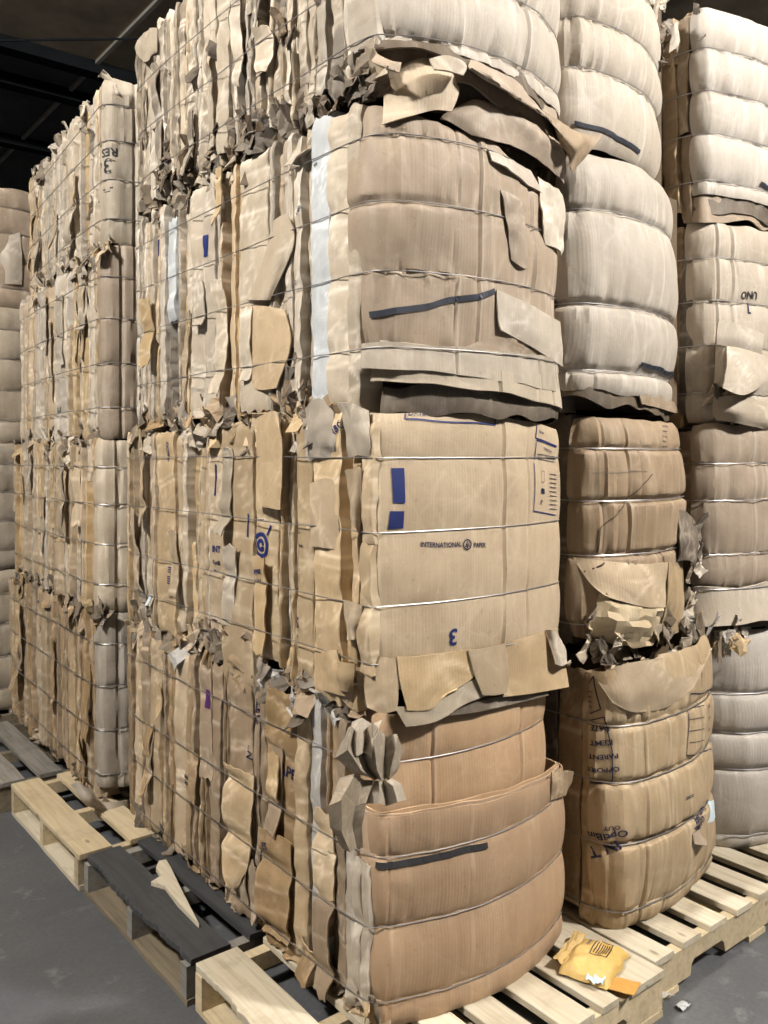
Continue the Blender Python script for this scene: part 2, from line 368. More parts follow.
def text2(body, a, z, h, rot=0.0, sx=1.0):
    V, F = text_mesh(body); V = V * np.array([h * sx * 1.4, h * 1.4])
    c, s = math.cos(rot), math.sin(rot)
    V = V @ np.array([[c, s], [-s, c]]) + np.array([a, z])
    return V, F
def ring(a, z, r, w, a0=0, a1=2 * math.pi, n=28):
    t = np.linspace(a0, a1, n); return quads_strip(np.stack([a + r * np.cos(t), z + r * np.sin(t)], 1), w)

# ------------------------------------------------------------------ bale
class Bale:
    def __init__(b, r, s, z, W, L, H, yaw=0.0, label='', mat='kraft', wires=(), group=None, seed=1, lean=0.0):
        b.r, b.s, b.z, b.W, b.L, b.H, b.mat, b.seed = r, s, z, W, L, H, mat, seed
        b.wires = list(wires); b.near = r < 0.3 and s < 1.0; b.surfs = []; b.rnd = random.Random(seed * 101 + 3)
        e = bpy.data.objects.new('cardboard_bale', None); COL.objects.link(e); b.root = e
        e.empty_display_size = 0.1
        e.location = rs(r, s, z); e.rotation_euler = (0, 0, YAW + math.radians(yaw))
        e['label'] = label; e['category'] = 'bale'
        b.mw = Matrix.Translation(e.location) @ Matrix.Rotation(YAW + math.radians(yaw), 4, 'Z'); b.inv = b.mw.inverted()
        bx = [0.085, W - 0.03]; by = [0.075, L - 0.02]; bz = [0.012, H - 0.012]
        V = [(x, y, zz) for zz in bz for y in by for x in bx]
        F = [(0, 2, 3, 1), (4, 5, 7, 6), (0, 1, 5, 4), (1, 3, 7, 5), (3, 2, 6, 7), (2, 0, 4, 6)]
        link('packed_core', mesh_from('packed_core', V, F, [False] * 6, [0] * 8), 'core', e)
    # photograph position -> point on the end / long face plane, 'out' metres proud of it
    def end(b, px, py, out=0.0):
        d = view_dir(px, py); c = Vector((CAMX, CAMY, CAMH))
        dl = b.inv.to_3x3() @ d; cl = b.inv @ c
        t = (-out - cl.y) / dl.y; p = cl + dl * t
        return p
    def side(b, px, py, out=0.0):
        d = view_dir(px, py); c = Vector((CAMX, CAMY, CAMH))
        dl = b.inv.to_3x3() @ d; cl = b.inv @ c
        t = (-out - cl.x) / dl.x; p = cl + dl * t
        return p
    def pillow(b, z, amp, power=0.55):
        ks = [-0.02] + sorted(b.wires) + [b.H + 0.02]
        z = np.asarray(z, float); o = np.zeros_like(z)
        for k in range(len(ks) - 1):
            m = (z >= ks[k]) & (z < ks[k + 1]); t = (z[m] - ks[k]) / (ks[k + 1] - ks[k])
            o[m] = np.sin(np.pi * np.clip(t, 0, 1)) ** power * min(1.0, (ks[k + 1] - ks[k]) / 0.14)
        return o * amp
    def wire_dist(b, z):
        z = np.asarray(z, float)
        if not b.wires: return np.full_like(z, 9.0)
        return np.min([np.abs(z - k) for k in b.wires], axis=0)

    def panel(b, z0=0.0, z1=None, x0=0.0, x1=None, bulge=0.06, rc=0.05, wrapL=0.12, wrapR=0.15, pil=0.018, barrel=0.0,
              pleat=0.006, creases=(), off=0.0, mat=None, seed=0, rough=0.004, edge=0.02, flare0=0.0, flare1=0.0, zwave=0.006,
              nu=110, nv=None, name='end_panel', tilt=0.0, skew=0.0, hull=True, zfun0=None, zfun1=None, pleat_bias=0.0, thick=0.005, big=0.0, fall=0.0):
        z1 = b.H if z1 is None else z1; x1 = b.W if x1 is None else x1
        W = x1 - x0; nv = nv or max(10, int((z1 - z0) / 0.0065))
        rc = max(rc, 0.004)
        cv = lambda x: -bulge * (1 - (2 * (x - x0) / W - 1) ** 2) + fall * ((x - x0) / W) ** 2.2
        pts = [(x0, max(wrapL, rc + 0.004))]
        for t in np.linspace(0, math.pi / 2, 14): x = x0 + rc - rc * math.cos(t); pts.append((x, rc - rc * math.sin(t) + cv(x)))
        for x in np.linspace(x0 + rc, x1 - rc, 60)[1:-1]: pts.append((x, cv(x)))
        for t in np.linspace(math.pi / 2, 0, 14): x = x1 - rc + rc * math.cos(t); pts.append((x, rc - rc * math.sin(t) + cv(x)))
        pts.append((x1, fall + max(wrapR, rc + 0.004)))
        p = np.array(pts); d = np.r_[0, np.cumsum(np.linalg.norm(np.diff(p, axis=0), axis=1))]
        t = np.linspace(0, d[-1], 300); q = np.stack([np.interp(t, d, p[:, 0]), np.interp(t, d, p[:, 1])], 1)
        for _ in range(4): q[1:-1] = (q[:-2] + 2 * q[1:-1] + q[2:]) / 4
        d = np.r_[0, np.cumsum(np.linalg.norm(np.diff(q, axis=0), axis=1))]; t = np.linspace(0, d[-1], nu)
        q = np.stack([np.interp(t, d, q[:, 0]), np.interp(t, d, q[:, 1])], 1)
        tg = np.gradient(q, axis=0); tg /= np.linalg.norm(tg, axis=1, keepdims=True)
        nrm = np.stack([tg[:, 1], -tg[:, 0]], 1)
        sd = b.seed * 31 + seed
        A = t[None, :]; v = np.linspace(0, 1, nv)[:, None]
        zl = z0 + zwave * noise(A * 9, 0.3, sd + 1) * 2 + (0 if zfun0 is None else np.interp(q[:, 0], *zip(*zfun0))[None, :])
        zh = z1 + zwave * noise(A * 9, 7.3, sd + 2) * 2 + (0 if zfun1 is None else np.interp(q[:, 0], *zip(*zfun1))[None, :])
        Z = zl + (zh - zl) * v
        wd = b.wire_dist(Z)
        D = b.pillow(Z, pil) - pil * 0.6
        D = D + barrel * (1 - (2 * Z / b.H - 1) ** 2)
        env = np.exp(-wd / 0.045)
        # pleats: vertical folds, strongest where the wires bite
        left = 1 + pleat_bias * np.exp(-(A - t[0]) / 0.18)
        seg_id = np.sum([(Z > k) for k in b.wires], axis=0) if b.wires else np.zeros_like(Z)
        pl = ridge(A * 26 + 40 + seg_id * 3.3, Z * 1.7, sd + 3) + 0.6 * ridge(A * 60, Z * 3 + seg_id, sd + 4)
        D = D + pleat * pl * (0.35 + 1.4 * env) * left
        D = D + rough * (noise(A * 5, Z * 5, sd + 6) + 0.5 * noise(A * 13, Z * 11, sd + 7)) + big * noise(A * 2.3, Z * 2.9, sd + 12)
        ck = crumple(A * 7, Z * 6, sd + 8); D = D + rough * 0.8 * ck
        wear = folds(A * 26 + 40 + seg_id * 3.3, Z * 1.7, sd + 3) * (0.12 + 0.6 * env) * min(1.0, pleat / 0.005) + folds(A * 7, Z * 6, sd + 8) * min(0.2, rough / 0.02) + np.clip(0.02 - wd, 0, 1) * 8 * 0.3 * (noise(A * 20, Z * 3, sd + 9) > 0)
        for (xc, dep, *wd_) in creases:
            ac = np.interp(xc, q[:, 0], t) ; w_ = wd_[0] if wd_ else 0.006
            wob = 0.004 * noise(Z * 6, 1.1, sd + int(xc * 997))
            g = np.exp(-((A - ac - wob) / w_) ** 2); D = D - dep * g
            wear = wear + 0.55 * np.exp(-((A - ac - wob - 1.5 * w_) / (w_ * 0.6)) ** 2)
        D = D - edge * (np.exp(-(Z - zl) / 0.025) + np.exp(-(zh - Z) / 0.025))
        D = D + flare0 * np.clip(1 - (Z - zl) / 0.12, 0, 1) ** 1.6 + flare1 * np.clip(1 - (zh - Z) / 0.12, 0, 1) ** 1.6
        D = D + tilt * (Z - (z0 + z1) / 2) + off
        if hull: D = D - np.clip(D - off - 0.004, 0, 1) * np.exp(-(wd / 0.010) ** 2) * 0.8
        P = np.stack([q[None, :, 0] + nrm[None, :, 0] * D + skew * (Z - z0), q[None, :, 1] + nrm[None, :, 1] * D, Z], 2)
        o = link(name, sheet_mesh(name, P, (0, -1, 0), np.clip(wear, 0, 1), thick), mat or b.mat, b.root)
        s = Surf(o, P, t, 'end', (0, -1, 0)); s.bale = b
        if hull: b.surfs.append(s)
        else: s.loose = True; b.surfs.append(s)
        s.hull = hull
        return s

    def strip(b, y0, y1, z0, z1, d=0.0, mat=None, face='side', seed=None, tilt=None, skew=None, kink=0.006, rough=0.004, fold=0.075, taper0=0.0,
              taper1=0.0, name='cardboard_sheet', flatten=False, pil=0.003, back=False, lift0=0.0, lift1=0.0):
        rd = b.rnd; sd = seed if seed is not None else rd.randint(1, 10 ** 6)
        nvv = max(7, int((z1 - z0) / (0.009 if b.near else 0.013)))
        hw = (y1 - y0) / 2
        if flatten:
            U = np.linspace(-1, 1, max(5, min(11, int(hw * 2 / 0.014) + 3))); inw = np.zeros_like(U)
        else:
            inner = np.linspace(-0.82, 0.82, max(3, min(9, int(hw * 2 / 0.016) + 2)))
            e1 = min(0.35, 0.0035 / hw); U = np.r_[-1.0, -1 + e1 * 0.15, -1 + e1, inner * (1 - e1) / 0.82 * 0.86, 1 - e1, 1 - e1 * 0.15, 1.0]
            inw = np.r_[fold, 0.004, 0.0012, 0 * inner, 0.0012, 0.004, fold]
        tilt = max(-0.4, min(0.4, rd.gauss(0, 0.2))) * min(1.0, 0.035 / hw) if tilt is None else tilt; skew = rd.gauss(0, 0.018) if skew is None else skew
        z = np.linspace(z0, z1, nvv)[:, None]; v = (z - z0) / (z1 - z0)
        yc = (y0 + y1) / 2 + skew * (z - (z0 + z1) / 2) + 0.004 * noise(z * 7, 0.5, sd)
        half = hw * (1 + 0.10 * noise(z * 5, 3.5, sd + 1)) + 0.0035 * noise(z * 28, 1.5, sd + 2)
        half = half * (1 - taper0 * np.clip(1 - v / 0.3, 0, 1) ** 1.3) * (1 - taper1 * np.clip(1 - (1 - v) / 0.3, 0, 1) ** 1.3)
        Y = yc + U[None, :] * half
        # horizontal folds: piecewise-linear buckles
        nk = max(2, int((z1 - z0) / rd.uniform(0.07, 0.16)))
        kz = sorted([z0, z1] + [rd.uniform(z0, z1) for _ in range(nk)]); kd = [rd.uniform(-1, 1) * kink for _ in kz]
        slope = rd.uniform(-0.9, 0.9)
        zz = z + slope * hw * U[None, :] * 0.3
        D = np.interp(zz.ravel(), kz, kd).reshape(zz.shape)
        wear = np.zeros_like(D)
        for kk in kz[1:-1]:
            if rd.random() < 0.75: wear += np.exp(-((zz - kk) / 0.005) ** 2) * rd.uniform(0.3, 1.0)
        wd = b.wire_dist(z)
        D = D + b.pillow(z, pil) + tilt * U[None, :] * hw - inw[None, :] + d
        ck = crumple(Y * 14 + sd % 97, z * 9, sd + 3); D = D + rough * ck * 1.3 + rough * noise(Y * 30, z * 22, sd + 4)
        wear += folds(Y * 14 + sd % 97, z * 9, sd + 3) * 0.8
        wear += np.exp(-((1 - np.abs(U[None, :])) / 0.08) ** 2) * 0.3 * (noise(z * 14, U[None, :], sd + 8) > -0.1)
        if not flatten:
            D = D - 0.006 * (np.clip(1 - (z - z0) / 0.03, 0, 1) ** 2 + np.clip(1 - (z1 - z) / 0.03, 0, 1) ** 2)
        D = D + lift0 * np.clip(1 - v / 0.5, 0, 1) ** 1.5 + lift1 * np.clip(1 - (1 - v) / 0.5, 0, 1) ** 1.5
        lim = 0.009 + (0.006 if flatten else 0)
        wdz = b.wire_dist(np.broadcast_to(z, D.shape))
        D = D - np.clip(D - lim, 0, 1) * np.exp(-(wdz / 0.022) ** 2) * (1 if not lift0 and not lift1 else 0.9)
        z_ = np.broadcast_to(z, D.shape) + 0.012 * (v > 0.93) * noise(Y * 40, 1.0, sd + 6) + 0.012 * (v < 0.07) * noise(Y * 40, 5.0, sd + 7)
        if face == 'side': P = np.stack([-D, Y, z_], 2); out = (-1, 0, 0)
        else: P = np.stack([Y, -D, z_], 2); out = (0, -1, 0)
        o = link(name, sheet_mesh(name, P, out, np.clip(wear, 0, 1), 0.004, back), mat or b.mat, b.root)
        s = Surf(o, P, Y.mean(0) + np.arange(len(U)) * 1e-7, face, out); s.hull = True; b.surfs.append(s)
        return s

    def long_side(b, y_from, y_to, bounds=None, mats=None, wmin=0.016, wmax=0.058, special=(), depth=0.017, split=0.35, top=(-0.05, 0.004), bot=(-0.008, 0.04), kink=0.006, rough=0.004):
        """sheet edges packed along the long face"""
        rd = b.rnd; mats = mats or [b.mat]
        spec = sorted(special, key=lambda q: q[0]); y = y_from; si = 0
        cuts = sorted(bounds) if bounds else None
        ci = 0
        while y < y_to - 0.008:
            w = min(wmax, max(wmin, math.exp(rd.gauss(math.log((wmin * wmax) ** 0.5 * 1.05), 0.42))))
            mat = rd.choice(mats); z0 = max(rd.uniform(*bot), 0.004 if b.z < 0.2 else -1); z1 = b.H + rd.uniform(*top); d = 0.004 - abs(rd.gauss(0, depth)); kw = {}
            fixed = False
            if si < len(spec) and y >= spec[si][0] - 0.012:
                w = spec[si][1] - y; mat = spec[si][2] or mat
                if len(spec[si]) > 3: kw = dict(spec[si][3])
                z0 = kw.pop('z0', z0); z1 = kw.pop('z1', z1); d = min(0.006, kw.pop('d', 0.004)); si += 1; fixed = True
            elif si < len(spec) and y + w > spec[si][0]: w = max(0.012, spec[si][0] - y)
            if cuts and not fixed:
                while ci < len(cuts) and cuts[ci] <= y + 0.008: ci += 1
                if ci < len(cuts): w = cuts[ci] - y
                if w > 0.022 and rd.random() < 0.75: w = w * rd.uniform(0.18, 0.6)
                elif w < 0.02: pass
            if not fixed and not cuts and rd.random() < 0.42 and wmin < 0.04: w = rd.uniform(0.007, 0.016)
            y1 = min(y + w, y_to)
            if not fixed and rd.random() < split and w < 0.1:
                zc = rd.uniform(z0 + 0.15, z1 - 0.15); g = rd.uniform(-0.03, 0.012)
                b.strip(y, y1 - rd.choice([0, 0.003, 0.006]), z0, zc - g, d, mat, kink=kink, rough=rough)
                b.strip(y + rd.uniform(-.006, .006), y1 + rd.uniform(-.006, .006), zc, z1, min(0.006, d + rd.gauss(0, 0.014)), rd.choice(mats), kink=kink, rough=rough)
            else:
                b.strip(y, y1 - rd.choice([-0.003, 0.001, 0.003, 0.006]), z0, z1, d, mat, **{'kink': kink, 'rough': rough, **kw})
            y = y1
    def flaps(b, n, y_from, y_to, mats=None, wr=(0.025, 0.075), hr=(0.12, 0.38), proud=(0.008, 0.014)):
        rd = b.rnd
        for _ in range(n):
            w = rd.uniform(*wr); h = rd.uniform(*hr); y = rd.uniform(y_from, y_to - w); z = rd.uniform(0.0, max(0.01, b.H - h))
            b.strip(y, y + w, z, z + h, rd.uniform(*proud), rd.choice(mats or [b.mat]), flatten=True, skew=rd.gauss(0, 0.10), taper0=rd.choice([0, 0, 0.35, 0.6]),
                    taper1=rd.choice([0, 0, 0.3]), name='cardboard_flap', pil=0.006, back=True, lift0=rd.choice([0, 0.0, 0.015, 0.03]), lift1=rd.choice([0, 0, 0, 0.012]))
    def scraps(b, n, a0, a1, z0, z1, face='side', mats=('scrap',), size=(0.03, 0.06), out=(-0.02, 0.010), amp=0.35):
        rd = b.rnd
        for _ in range(n):
            w = rd.uniform(*size) * rd.uniform(0.35, 0.8); hgt = rd.uniform(*size) * rd.uniform(0.7, 1.3)
            gu, gv = 4, 6; rg = np.random.default_rng(rd.randint(0, 10 ** 6))
            u, v = np.meshgrid(np.linspace(-1, 1, gu), np.linspace(-1, 1, gv))
            d = rg.normal(0, 0.16, u.shape) + rd.uniform(-0.5, 0.5) * u + rd.uniform(-0.3, 0.5) * v * v - 0.35 * np.abs(u)
            P = np.stack([(u + rg.normal(0, 0.14, u.shape)) * w * (1 - 0.3 * rd.random() * v), (v + rg.normal(0, 0.09, u.shape)) * hgt, d * w], 2)
            t = rd.gauss(0, 0.55); c, s_ = math.cos(t), math.sin(t)
            P = np.stack([P[..., 0] * c - P[..., 1] * s_, P[..., 0] * s_ + P[..., 1] * c, P[..., 2] + P[..., 1] * rd.gauss(0, 0.35)], 2)
            a = rd.uniform(a0, a1); z = rd.uniform(z0, z1); o = rd.uniform(*out)
            P[..., 2] = np.minimum(P[..., 2], 0.03)
            P[..., 1] = np.clip(P[..., 1] + z, -0.022 if b.z > 0.2 else 0.004, b.H + 0.016) - z
            if face == 'side': P = np.stack([-P[..., 2] - o, P[..., 0] + a, P[..., 1] + z], 2); ow = (-1, 0, 0)
            else: P = np.stack([P[..., 0] + a, -P[..., 2] - o, P[..., 1] + z], 2); ow = (0, -1, 0)
            wear = rg.random(u.shape) * 0.4
            me = sheet_mesh('torn_scrap', P, ow, wear, 0.003, True); me.polygons.foreach_set('use_smooth', np.zeros(len(me.polygons), bool))
            link('torn_scrap', me, rd.choice(mats), b.root)
    def free(b, ctrl, mat=None, name='cardboard_flap', amp=0.005, freq=9.0, seed=0, res=10, thick=0.004, face='end', smooth=True, on=None, facet=0.0):
        """sheet through a grid of photograph positions with their own distance from the face: rows top to bottom of (px,py,out)"""
        f = b.end if face == 'end' else b.side
        if on is not None:
            C = []
            for row in ctrl:
                C.append([])
                for (x, y, o_) in row:
                    _, _, p, n = hit(on, x, y); C[-1].append(p + n * o_)
            C = np.array(C)
        else:
            C = np.array([[tuple(f(p[0], p[1], p[2] * (0.55 if face == 'side' else 1.0))) for p in row] for row in ctrl], float)
        if facet: res = 4; smooth = True; amp = 0.0
        def up(C, axis, n):
            m = C.shape[axis]; t = np.linspace(0, m - 1, (m - 1) * n + 1); i = np.clip(t.astype(int), 0, m - 2); f_ = t - i
            T = lambda k: np.take(C, np.clip(k, 0, m - 1), axis=axis)
            sh = [1] * C.ndim; sh[axis] = -1; f_ = f_.reshape(sh)
            p0, p1, p2, p3 = T(i - 1), T(i), T(i + 1), T(i + 2)
            if not smooth: return p1 * (1 - f_) + p2 * f_
            return 0.5 * (2 * p1 + (p2 - p0) * f_ + (2 * p0 - 5 * p1 + 4 * p2 - p3) * f_ ** 2 + (3 * p1 - p0 - 3 * p2 + p3) * f_ ** 3)
        P = up(up(C, 0, res), 1, res)
        out = (0, -1, 0) if face == 'end' else (-1, 0, 0)
        n = grid_normals(P)
        if (n.reshape(-1, 3) @ np.array(out, float)).sum() < 0: n = -n
        aa = P[..., 0] + P[..., 1]; zz = P[..., 2]
        if facet:
            rg = np.random.default_rng(seed + 5); P = P + rg.normal(0, facet, P.shape) * np.array([0.5, 1.0, 0.5] if face == 'end' else [1.0, 0.5, 0.5])
        ck = crumple(aa * freq, zz * freq, seed + 71); P = P + n * (amp * (ck - 0.3) + 0.5 * amp * noise(aa * 22, zz * 22, seed))[..., None]
        wear = folds(aa * freq, zz * freq, seed + 71) * 0.6
        me = sheet_mesh(name, P, out, wear, thick, True)
        if facet: me.set_sharp_from_angle(angle=math.radians(22))
        o = link(name, me, mat or b.mat, b.root)
        s = Surf(o, P[::-1], P[P.shape[0] // 2, :, 0 if face == 'end' else 1], face, out); s.hull = False
        return s
    def decal(b, surf, shape, mat, name='printed_mark', lift=0.0022):
        V, F = shape
        p, n = surf.sample(V[:, 0], V[:, 1])
        link(name, mesh_from(name, p + n * lift, F, [False] * len(F), np.zeros(len(V))), mat, surf.obj)
    def top_surf(b, face, a, z):
        best = None; bd = -9
        for s in b.surfs:
            if s.face == face and s.has(a, z):
                p, _ = s.sample([a], [z]); d = -p[0][0] if face == 'side' else -p[0][1]
                if d > bd: bd = d; best = s
        return best
    def mark(b, px, py, shape_fn, mat, face='end', out=0.0, name='printed_text', lift=0.0022):
        """shape_fn(a,z) builds the 2-D shape centred there; put on whichever sheet lies outermost"""
        p = (b.end if face == 'end' else b.side)(px, py, out); a = p.x if face == 'end' else p.y
        s = b.top_surf(face, a, p.z)
        if s is None: return
        V, F = shape_fn(a, p.z)
        if face == 'side': V = np.array(V); V[:, 0] = 2 * a - V[:, 0]       # the long face is seen with y running right to left
        b.decal(s, (V, F), mat, name, lift)
    def tie(b, radius=0.0017, skip=()):
        for wi, k in enumerate(b.wires):
            if wi in skip: continue
            pts = [(b.W - 0.02, b.L - 0.01), (0.03, b.L - 0.01), (b.W - 0.02, 0.32), (0.03, 0.06)]
            for s in b.surfs:
                if not s.hull: continue
                m = np.abs(s.P[..., 2] - k) < 0.009
                if m.any(): pts += [tuple(q) for q in s.P[m][:, :2]]
            pts = sorted(set((round(x, 5), round(y, 5)) for x, y in pts))
            def half(ps):
                h = []
                for p in ps:
                    while len(h) >= 2 and (h[-1][0] - h[-2][0]) * (p[1] - h[-2][1]) - (h[-1][1] - h[-2][1]) * (p[0] - h[-2][0]) <= 0: h.pop()
                    h.append(p)
                return h
            hull = half(pts)[:-1] + half(pts[::-1])[:-1]
            h = np.array(hull); h = np.vstack([h, h[:1]])
            dd = np.r_[0, np.cumsum(np.linalg.norm(np.diff(h, axis=0), axis=1))]
            n = int(dd[-1] / 0.022); t = np.linspace(0, dd[-1], n, endpoint=False)
            q = np.stack([np.interp(t, dd, h[:, 0]), np.interp(t, dd, h[:, 1])], 1)
            tg = np.roll(q, -1, 0) - np.roll(q, 1, 0); tg /= np.linalg.norm(tg, axis=1, keepdims=True)
            nr = np.stack([tg[:, 1], -tg[:, 0]], 1)
            zz = k + 0.0045 * noise(q[:, 0] * 3 + q[:, 1] * 3, wi * 3.1 + b.seed, b.seed) * np.exp(-((q[:, 1] < 0.03) * 3.0))
            c = np.column_stack([q + nr * radius * 1.1, zz])
            m = 6; V = []
            for j in range(m):
                a = 2 * math.pi * j / m
                V.append(c + np.column_stack([nr * math.cos(a) * radius, np.full(n, math.sin(a) * radius)]))
            V = np.stack(V, 1).reshape(-1, 3); F = []
            i = np.arange(n)
            for j in range(m):
                F.append(np.stack([i * m + j, ((i + 1) % n) * m + j, ((i + 1) % n) * m + (j + 1) % m, i * m + (j + 1) % m], 1))
            F = np.concatenate(F)
            link('baling_wire', mesh_from('baling_wire', V, F, np.ones(len(F), bool)), 'wire', b.root)

# ------------------------------------------------------------------ setting
def slab(name, r0, r1, s0, s1, z0, z1, mat, kind='structure', parent=None):
    V = [tuple(rs(r, s, z)) for z in (z0, z1) for s in (s0, s1) for r in (r0, r1)]
    F = [(0, 2, 3, 1), (4, 5, 7, 6), (0, 1, 5, 4), (1, 3, 7, 5), (3, 2, 6, 7), (2, 0, 4, 6)]
    o = link(name, mesh_from(name, V, F, [False] * 6), mat, parent)
    if kind and parent is None: o['kind'] = kind
    return o
slab('floor', -9, 9, -7, 12, -0.2, 0.0, 'floor')
CZ = 5.2
ceil = slab('ceiling', -9, 9, -7, 6.2, CZ, CZ + 0.2, 'ceil')
far_ceil = slab('ceiling_unlit_part', -9, 9, 6.2, 12, CZ, CZ + 0.2, 'ceil_unlit', None, ceil)
slab('wall_back', -9, 9, 11.8, 12, 0, CZ, 'wall')
slab('wall_left', -9.2, -9, -7, 12, 0, CZ, 'wall')
for i, s in enumerate((6.2, 6.95, 8.6)):
    slab('beam', -9, 9, s, s + 0.16, CZ - 0.11, CZ, 'steel', None, ceil)
for i, r in enumerate((-4.6, -1.5, 1.52, 4.6)):
    slab('purlin', r, r + 0.035, -7, 11.5, CZ - 0.03, CZ, 'purlin', None, ceil)
def tube_path(pts, rad, m=6):
    pts = np.array(pts, float); n = len(pts); V = []; F = []
    for i in range(n):
        t = pts[min(i + 1, n - 1)] - pts[max(i - 1, 0)]; t /= np.linalg.norm(t)
        u = np.cross(t, (0, 0, 1)); u = u / np.linalg.norm(u) if np.linalg.norm(u) > 1e-6 else np.array([1, 0, 0]); w = np.cross(u, t)
        for j in range(m): V.append(pts[i] + rad * (u * math.cos(6.2832 * j / m) + w * math.sin(6.2832 * j / m)))
    for i in range(n - 1):
        for j in range(m): F.append((i * m + j, i * m + (j + 1) % m, (i + 1) * m + (j + 1) % m, (i + 1) * m + j))
    F.append(tuple(range(m))[::-1]); F.append(tuple((n - 1) * m + j for j in range(m)))
    return V, F
def camp(px, py, Y): return tuple(Vector((CAMX, CAMY, CAMH)) + view_dir(px, py) * Y)
V, F = tube_path([camp(x, 39.5 - (x - 80) * 0.012, 6.2) for x in np.linspace(-500, 1300, 30)], 0.008)
o = link('ceiling_cable', mesh_from('ceiling_cable', V, F, [True] * len(F)), 'steel', ceil)

# ------------------------------------------------------------------ pallets
def board_mesh(x0, x1, y0, y1, z0, z1, seed, ragged=0.0, rag_side=1, nseg=60, taper=0.0):
    """plank lying along y with slightly uneven edges; ragged = splintered long edge"""
    y = np.linspace(y0, y1, nseg)
    e0 = x0 + 0.003 * noise(y * 6, 0.4, seed); e1 = x1 + 0.003 * noise(y * 6, 4.4, seed + 1)
    if ragged:
        k = ragged * np.clip(noise(y * 5, 9.1, seed + 2) + 0.25, 0, 1) * 1.3 + 0.5 * ragged * noise(y * 43, 2.2, seed + 3)
        if rag_side > 0: e1 = e1 - k
        else: e0 = e0 + k
    zz = 0.0015 * noise(y * 3, 8.4, seed + 4)
    V = []
    for i in range(nseg):
        c = 0.002
        V += [(e0[i], y[i], z0 + zz[i]), (e1[i], y[i], z0 + zz[i]), (e1[i], y[i], z1 - c + zz[i]), (e1[i] - c, y[i], z1 + zz[i]), (e0[i] + c, y[i], z1 + zz[i]), (e0[i], y[i], z1 - c + zz[i])]
    F = []
    for i in range(nseg - 1):
        for j in range(6): F.append((i * 6 + j, (i + 1) * 6 + j, (i + 1) * 6 + (j + 1) % 6, i * 6 + (j + 1) % 6))
    F.append((0, 1, 2, 3, 4, 5)); F.append(tuple((nseg - 1) * 6 + j for j in (5, 4, 3, 2, 1, 0)))
    return mesh_from('deck_board', V, F, [False] * len(F))
def stringer_mesh(l, w, z0, z1, notch=True):
    pr = [(0, z0)]
    if notch:
        for c in (0.25, 0.75):
            n0, n1 = l * c - 0.095, l * c + 0.095; h = z0 + 0.042
            pr += [(n0, z0), (n0 + 0.006, h - 0.012), (n0 + 0.02, h), (n1 - 0.02, h), (n1 - 0.006, h - 0.012), (n1, z0)]
    pr += [(l, z0), (l, z1), (0, z1)]
    n = len(pr); V = [(x, 0, z) for x, z in pr] + [(x, w, z) for x, z in pr]
    F = [(i, (i + 1) % n, n + (i + 1) % n, n + i) for i in range(n)] + [tuple(range(n))[::-1], tuple(range(n, 2 * n))]
    return mesh_from('stringer', V, F, [False] * len(F))
def pallet(r, s, lr, ls, boards, label, m_deck, m_str, m_bot, yaw=0.0, seed=1, ragged=None, deck_mats=None, z1=0.13, group='wooden pallets under the bales'):
    e = bpy.data.objects.new('wooden_pallet', None); COL.objects.link(e); e.empty_display_size = 0.1
    e.location = rs(r, s, 0); e.rotation_euler = (0, 0, YAW + math.radians(yaw))
    e['label'] = label; e['category'] = 'pallet'
    t = 0.019
    for i, (a, b_) in enumerate(boards):
        rg = (ragged or {}).get(i, (0, 1)); mt = (deck_mats or {}).get(i, m_deck)
        y0 = (0.0 if i % 3 else -0.004); link('deck_board', board_mesh(a, b_, y0, ls - 0.003 * (i % 2), z1 - t, z1 - 0.0007 * (i % 3), seed * 50 + i, rg[0], rg[1]), mt, e)
        # nail heads at the stringers
    me = stringer_mesh(lr, 0.038, t, z1 - t - 0.001)
    for yy in (0.004, ls / 2 - 0.019, ls - 0.044):
        o = link('stringer', me, m_str, e); o.location = (0, yy, 0)
    for (a, b_) in ((0.002, 0.12), (lr / 2 - 0.05, lr / 2 + 0.05), (lr - 0.12, lr - 0.002)):
        link('bottom_board', board_mesh(a, b_, 0.0, ls, 0.0, t - 0.001, seed * 50 + 31 + int(a * 10)), m_bot, e)
    return e
def slats(l, w, gap, first=0.0):
    o = []; x = first
    while x + w <= l + 0.02: o.append((x, min(x + w, l))); x += w + gap
    return o
pallet(-0.225, -0.29, 1.0, 0.82, [(0.0, 0.135), (0.215, 0.285), (0.33, 0.42), (0.455, 0.545), (0.60, 0.70), (0.735, 0.80), (0.85, 0.998)],
       'pale pine pallet under the nearest bale stack, with a wide splintered edge board', 'palewood', 'newwood', 'newwood', seed=1, ragged={0: (0.012, -1), 1: (0.03, 1)})
pallet(-0.235, 0.555, 0.98, 0.80, [(0.0, 0.135), (0.20, 0.31), (0.36, 0.46), (0.52, 0.62), (0.70, 0.80), (0.86, 0.97)],
       'blackened pallet with a broken black edge board between two pale pallets', 'blackwood', 'greywood', 'oldwood', seed=2, ragged={0: (0.018, -1)}, yaw=1.0)
pallet(-0.26, 1.375, 1.0, 0.83, [(0.0, 0.12), (0.19, 0.29), (0.36, 0.46), (0.52, 0.62), (0.70, 0.80), (0.86, 0.98)],
       'clean pale pine pallet beyond the blackened pallet along the left aisle', 'newwood', 'newwood', 'palewood', seed=3, yaw=0.5)
pallet(-0.33, 2.24, 1.0, 0.9, [(0.0, 0.13), (0.19, 0.29), (0.36, 0.46), (0.52, 0.62), (0.70, 0.80), (0.86, 0.98)],
       'grey weathered pallet farthest back along the left aisle', 'greywood', 'oldwood', 'oldwood', seed=4)
pallet(-0.62, 3.30, 1.0, 0.9, slats(1.0, 0.10, 0.06), 'dark grey pallet under the farthest stack at the left photo edge', 'greywood', 'oldwood', 'oldwood', seed=7)
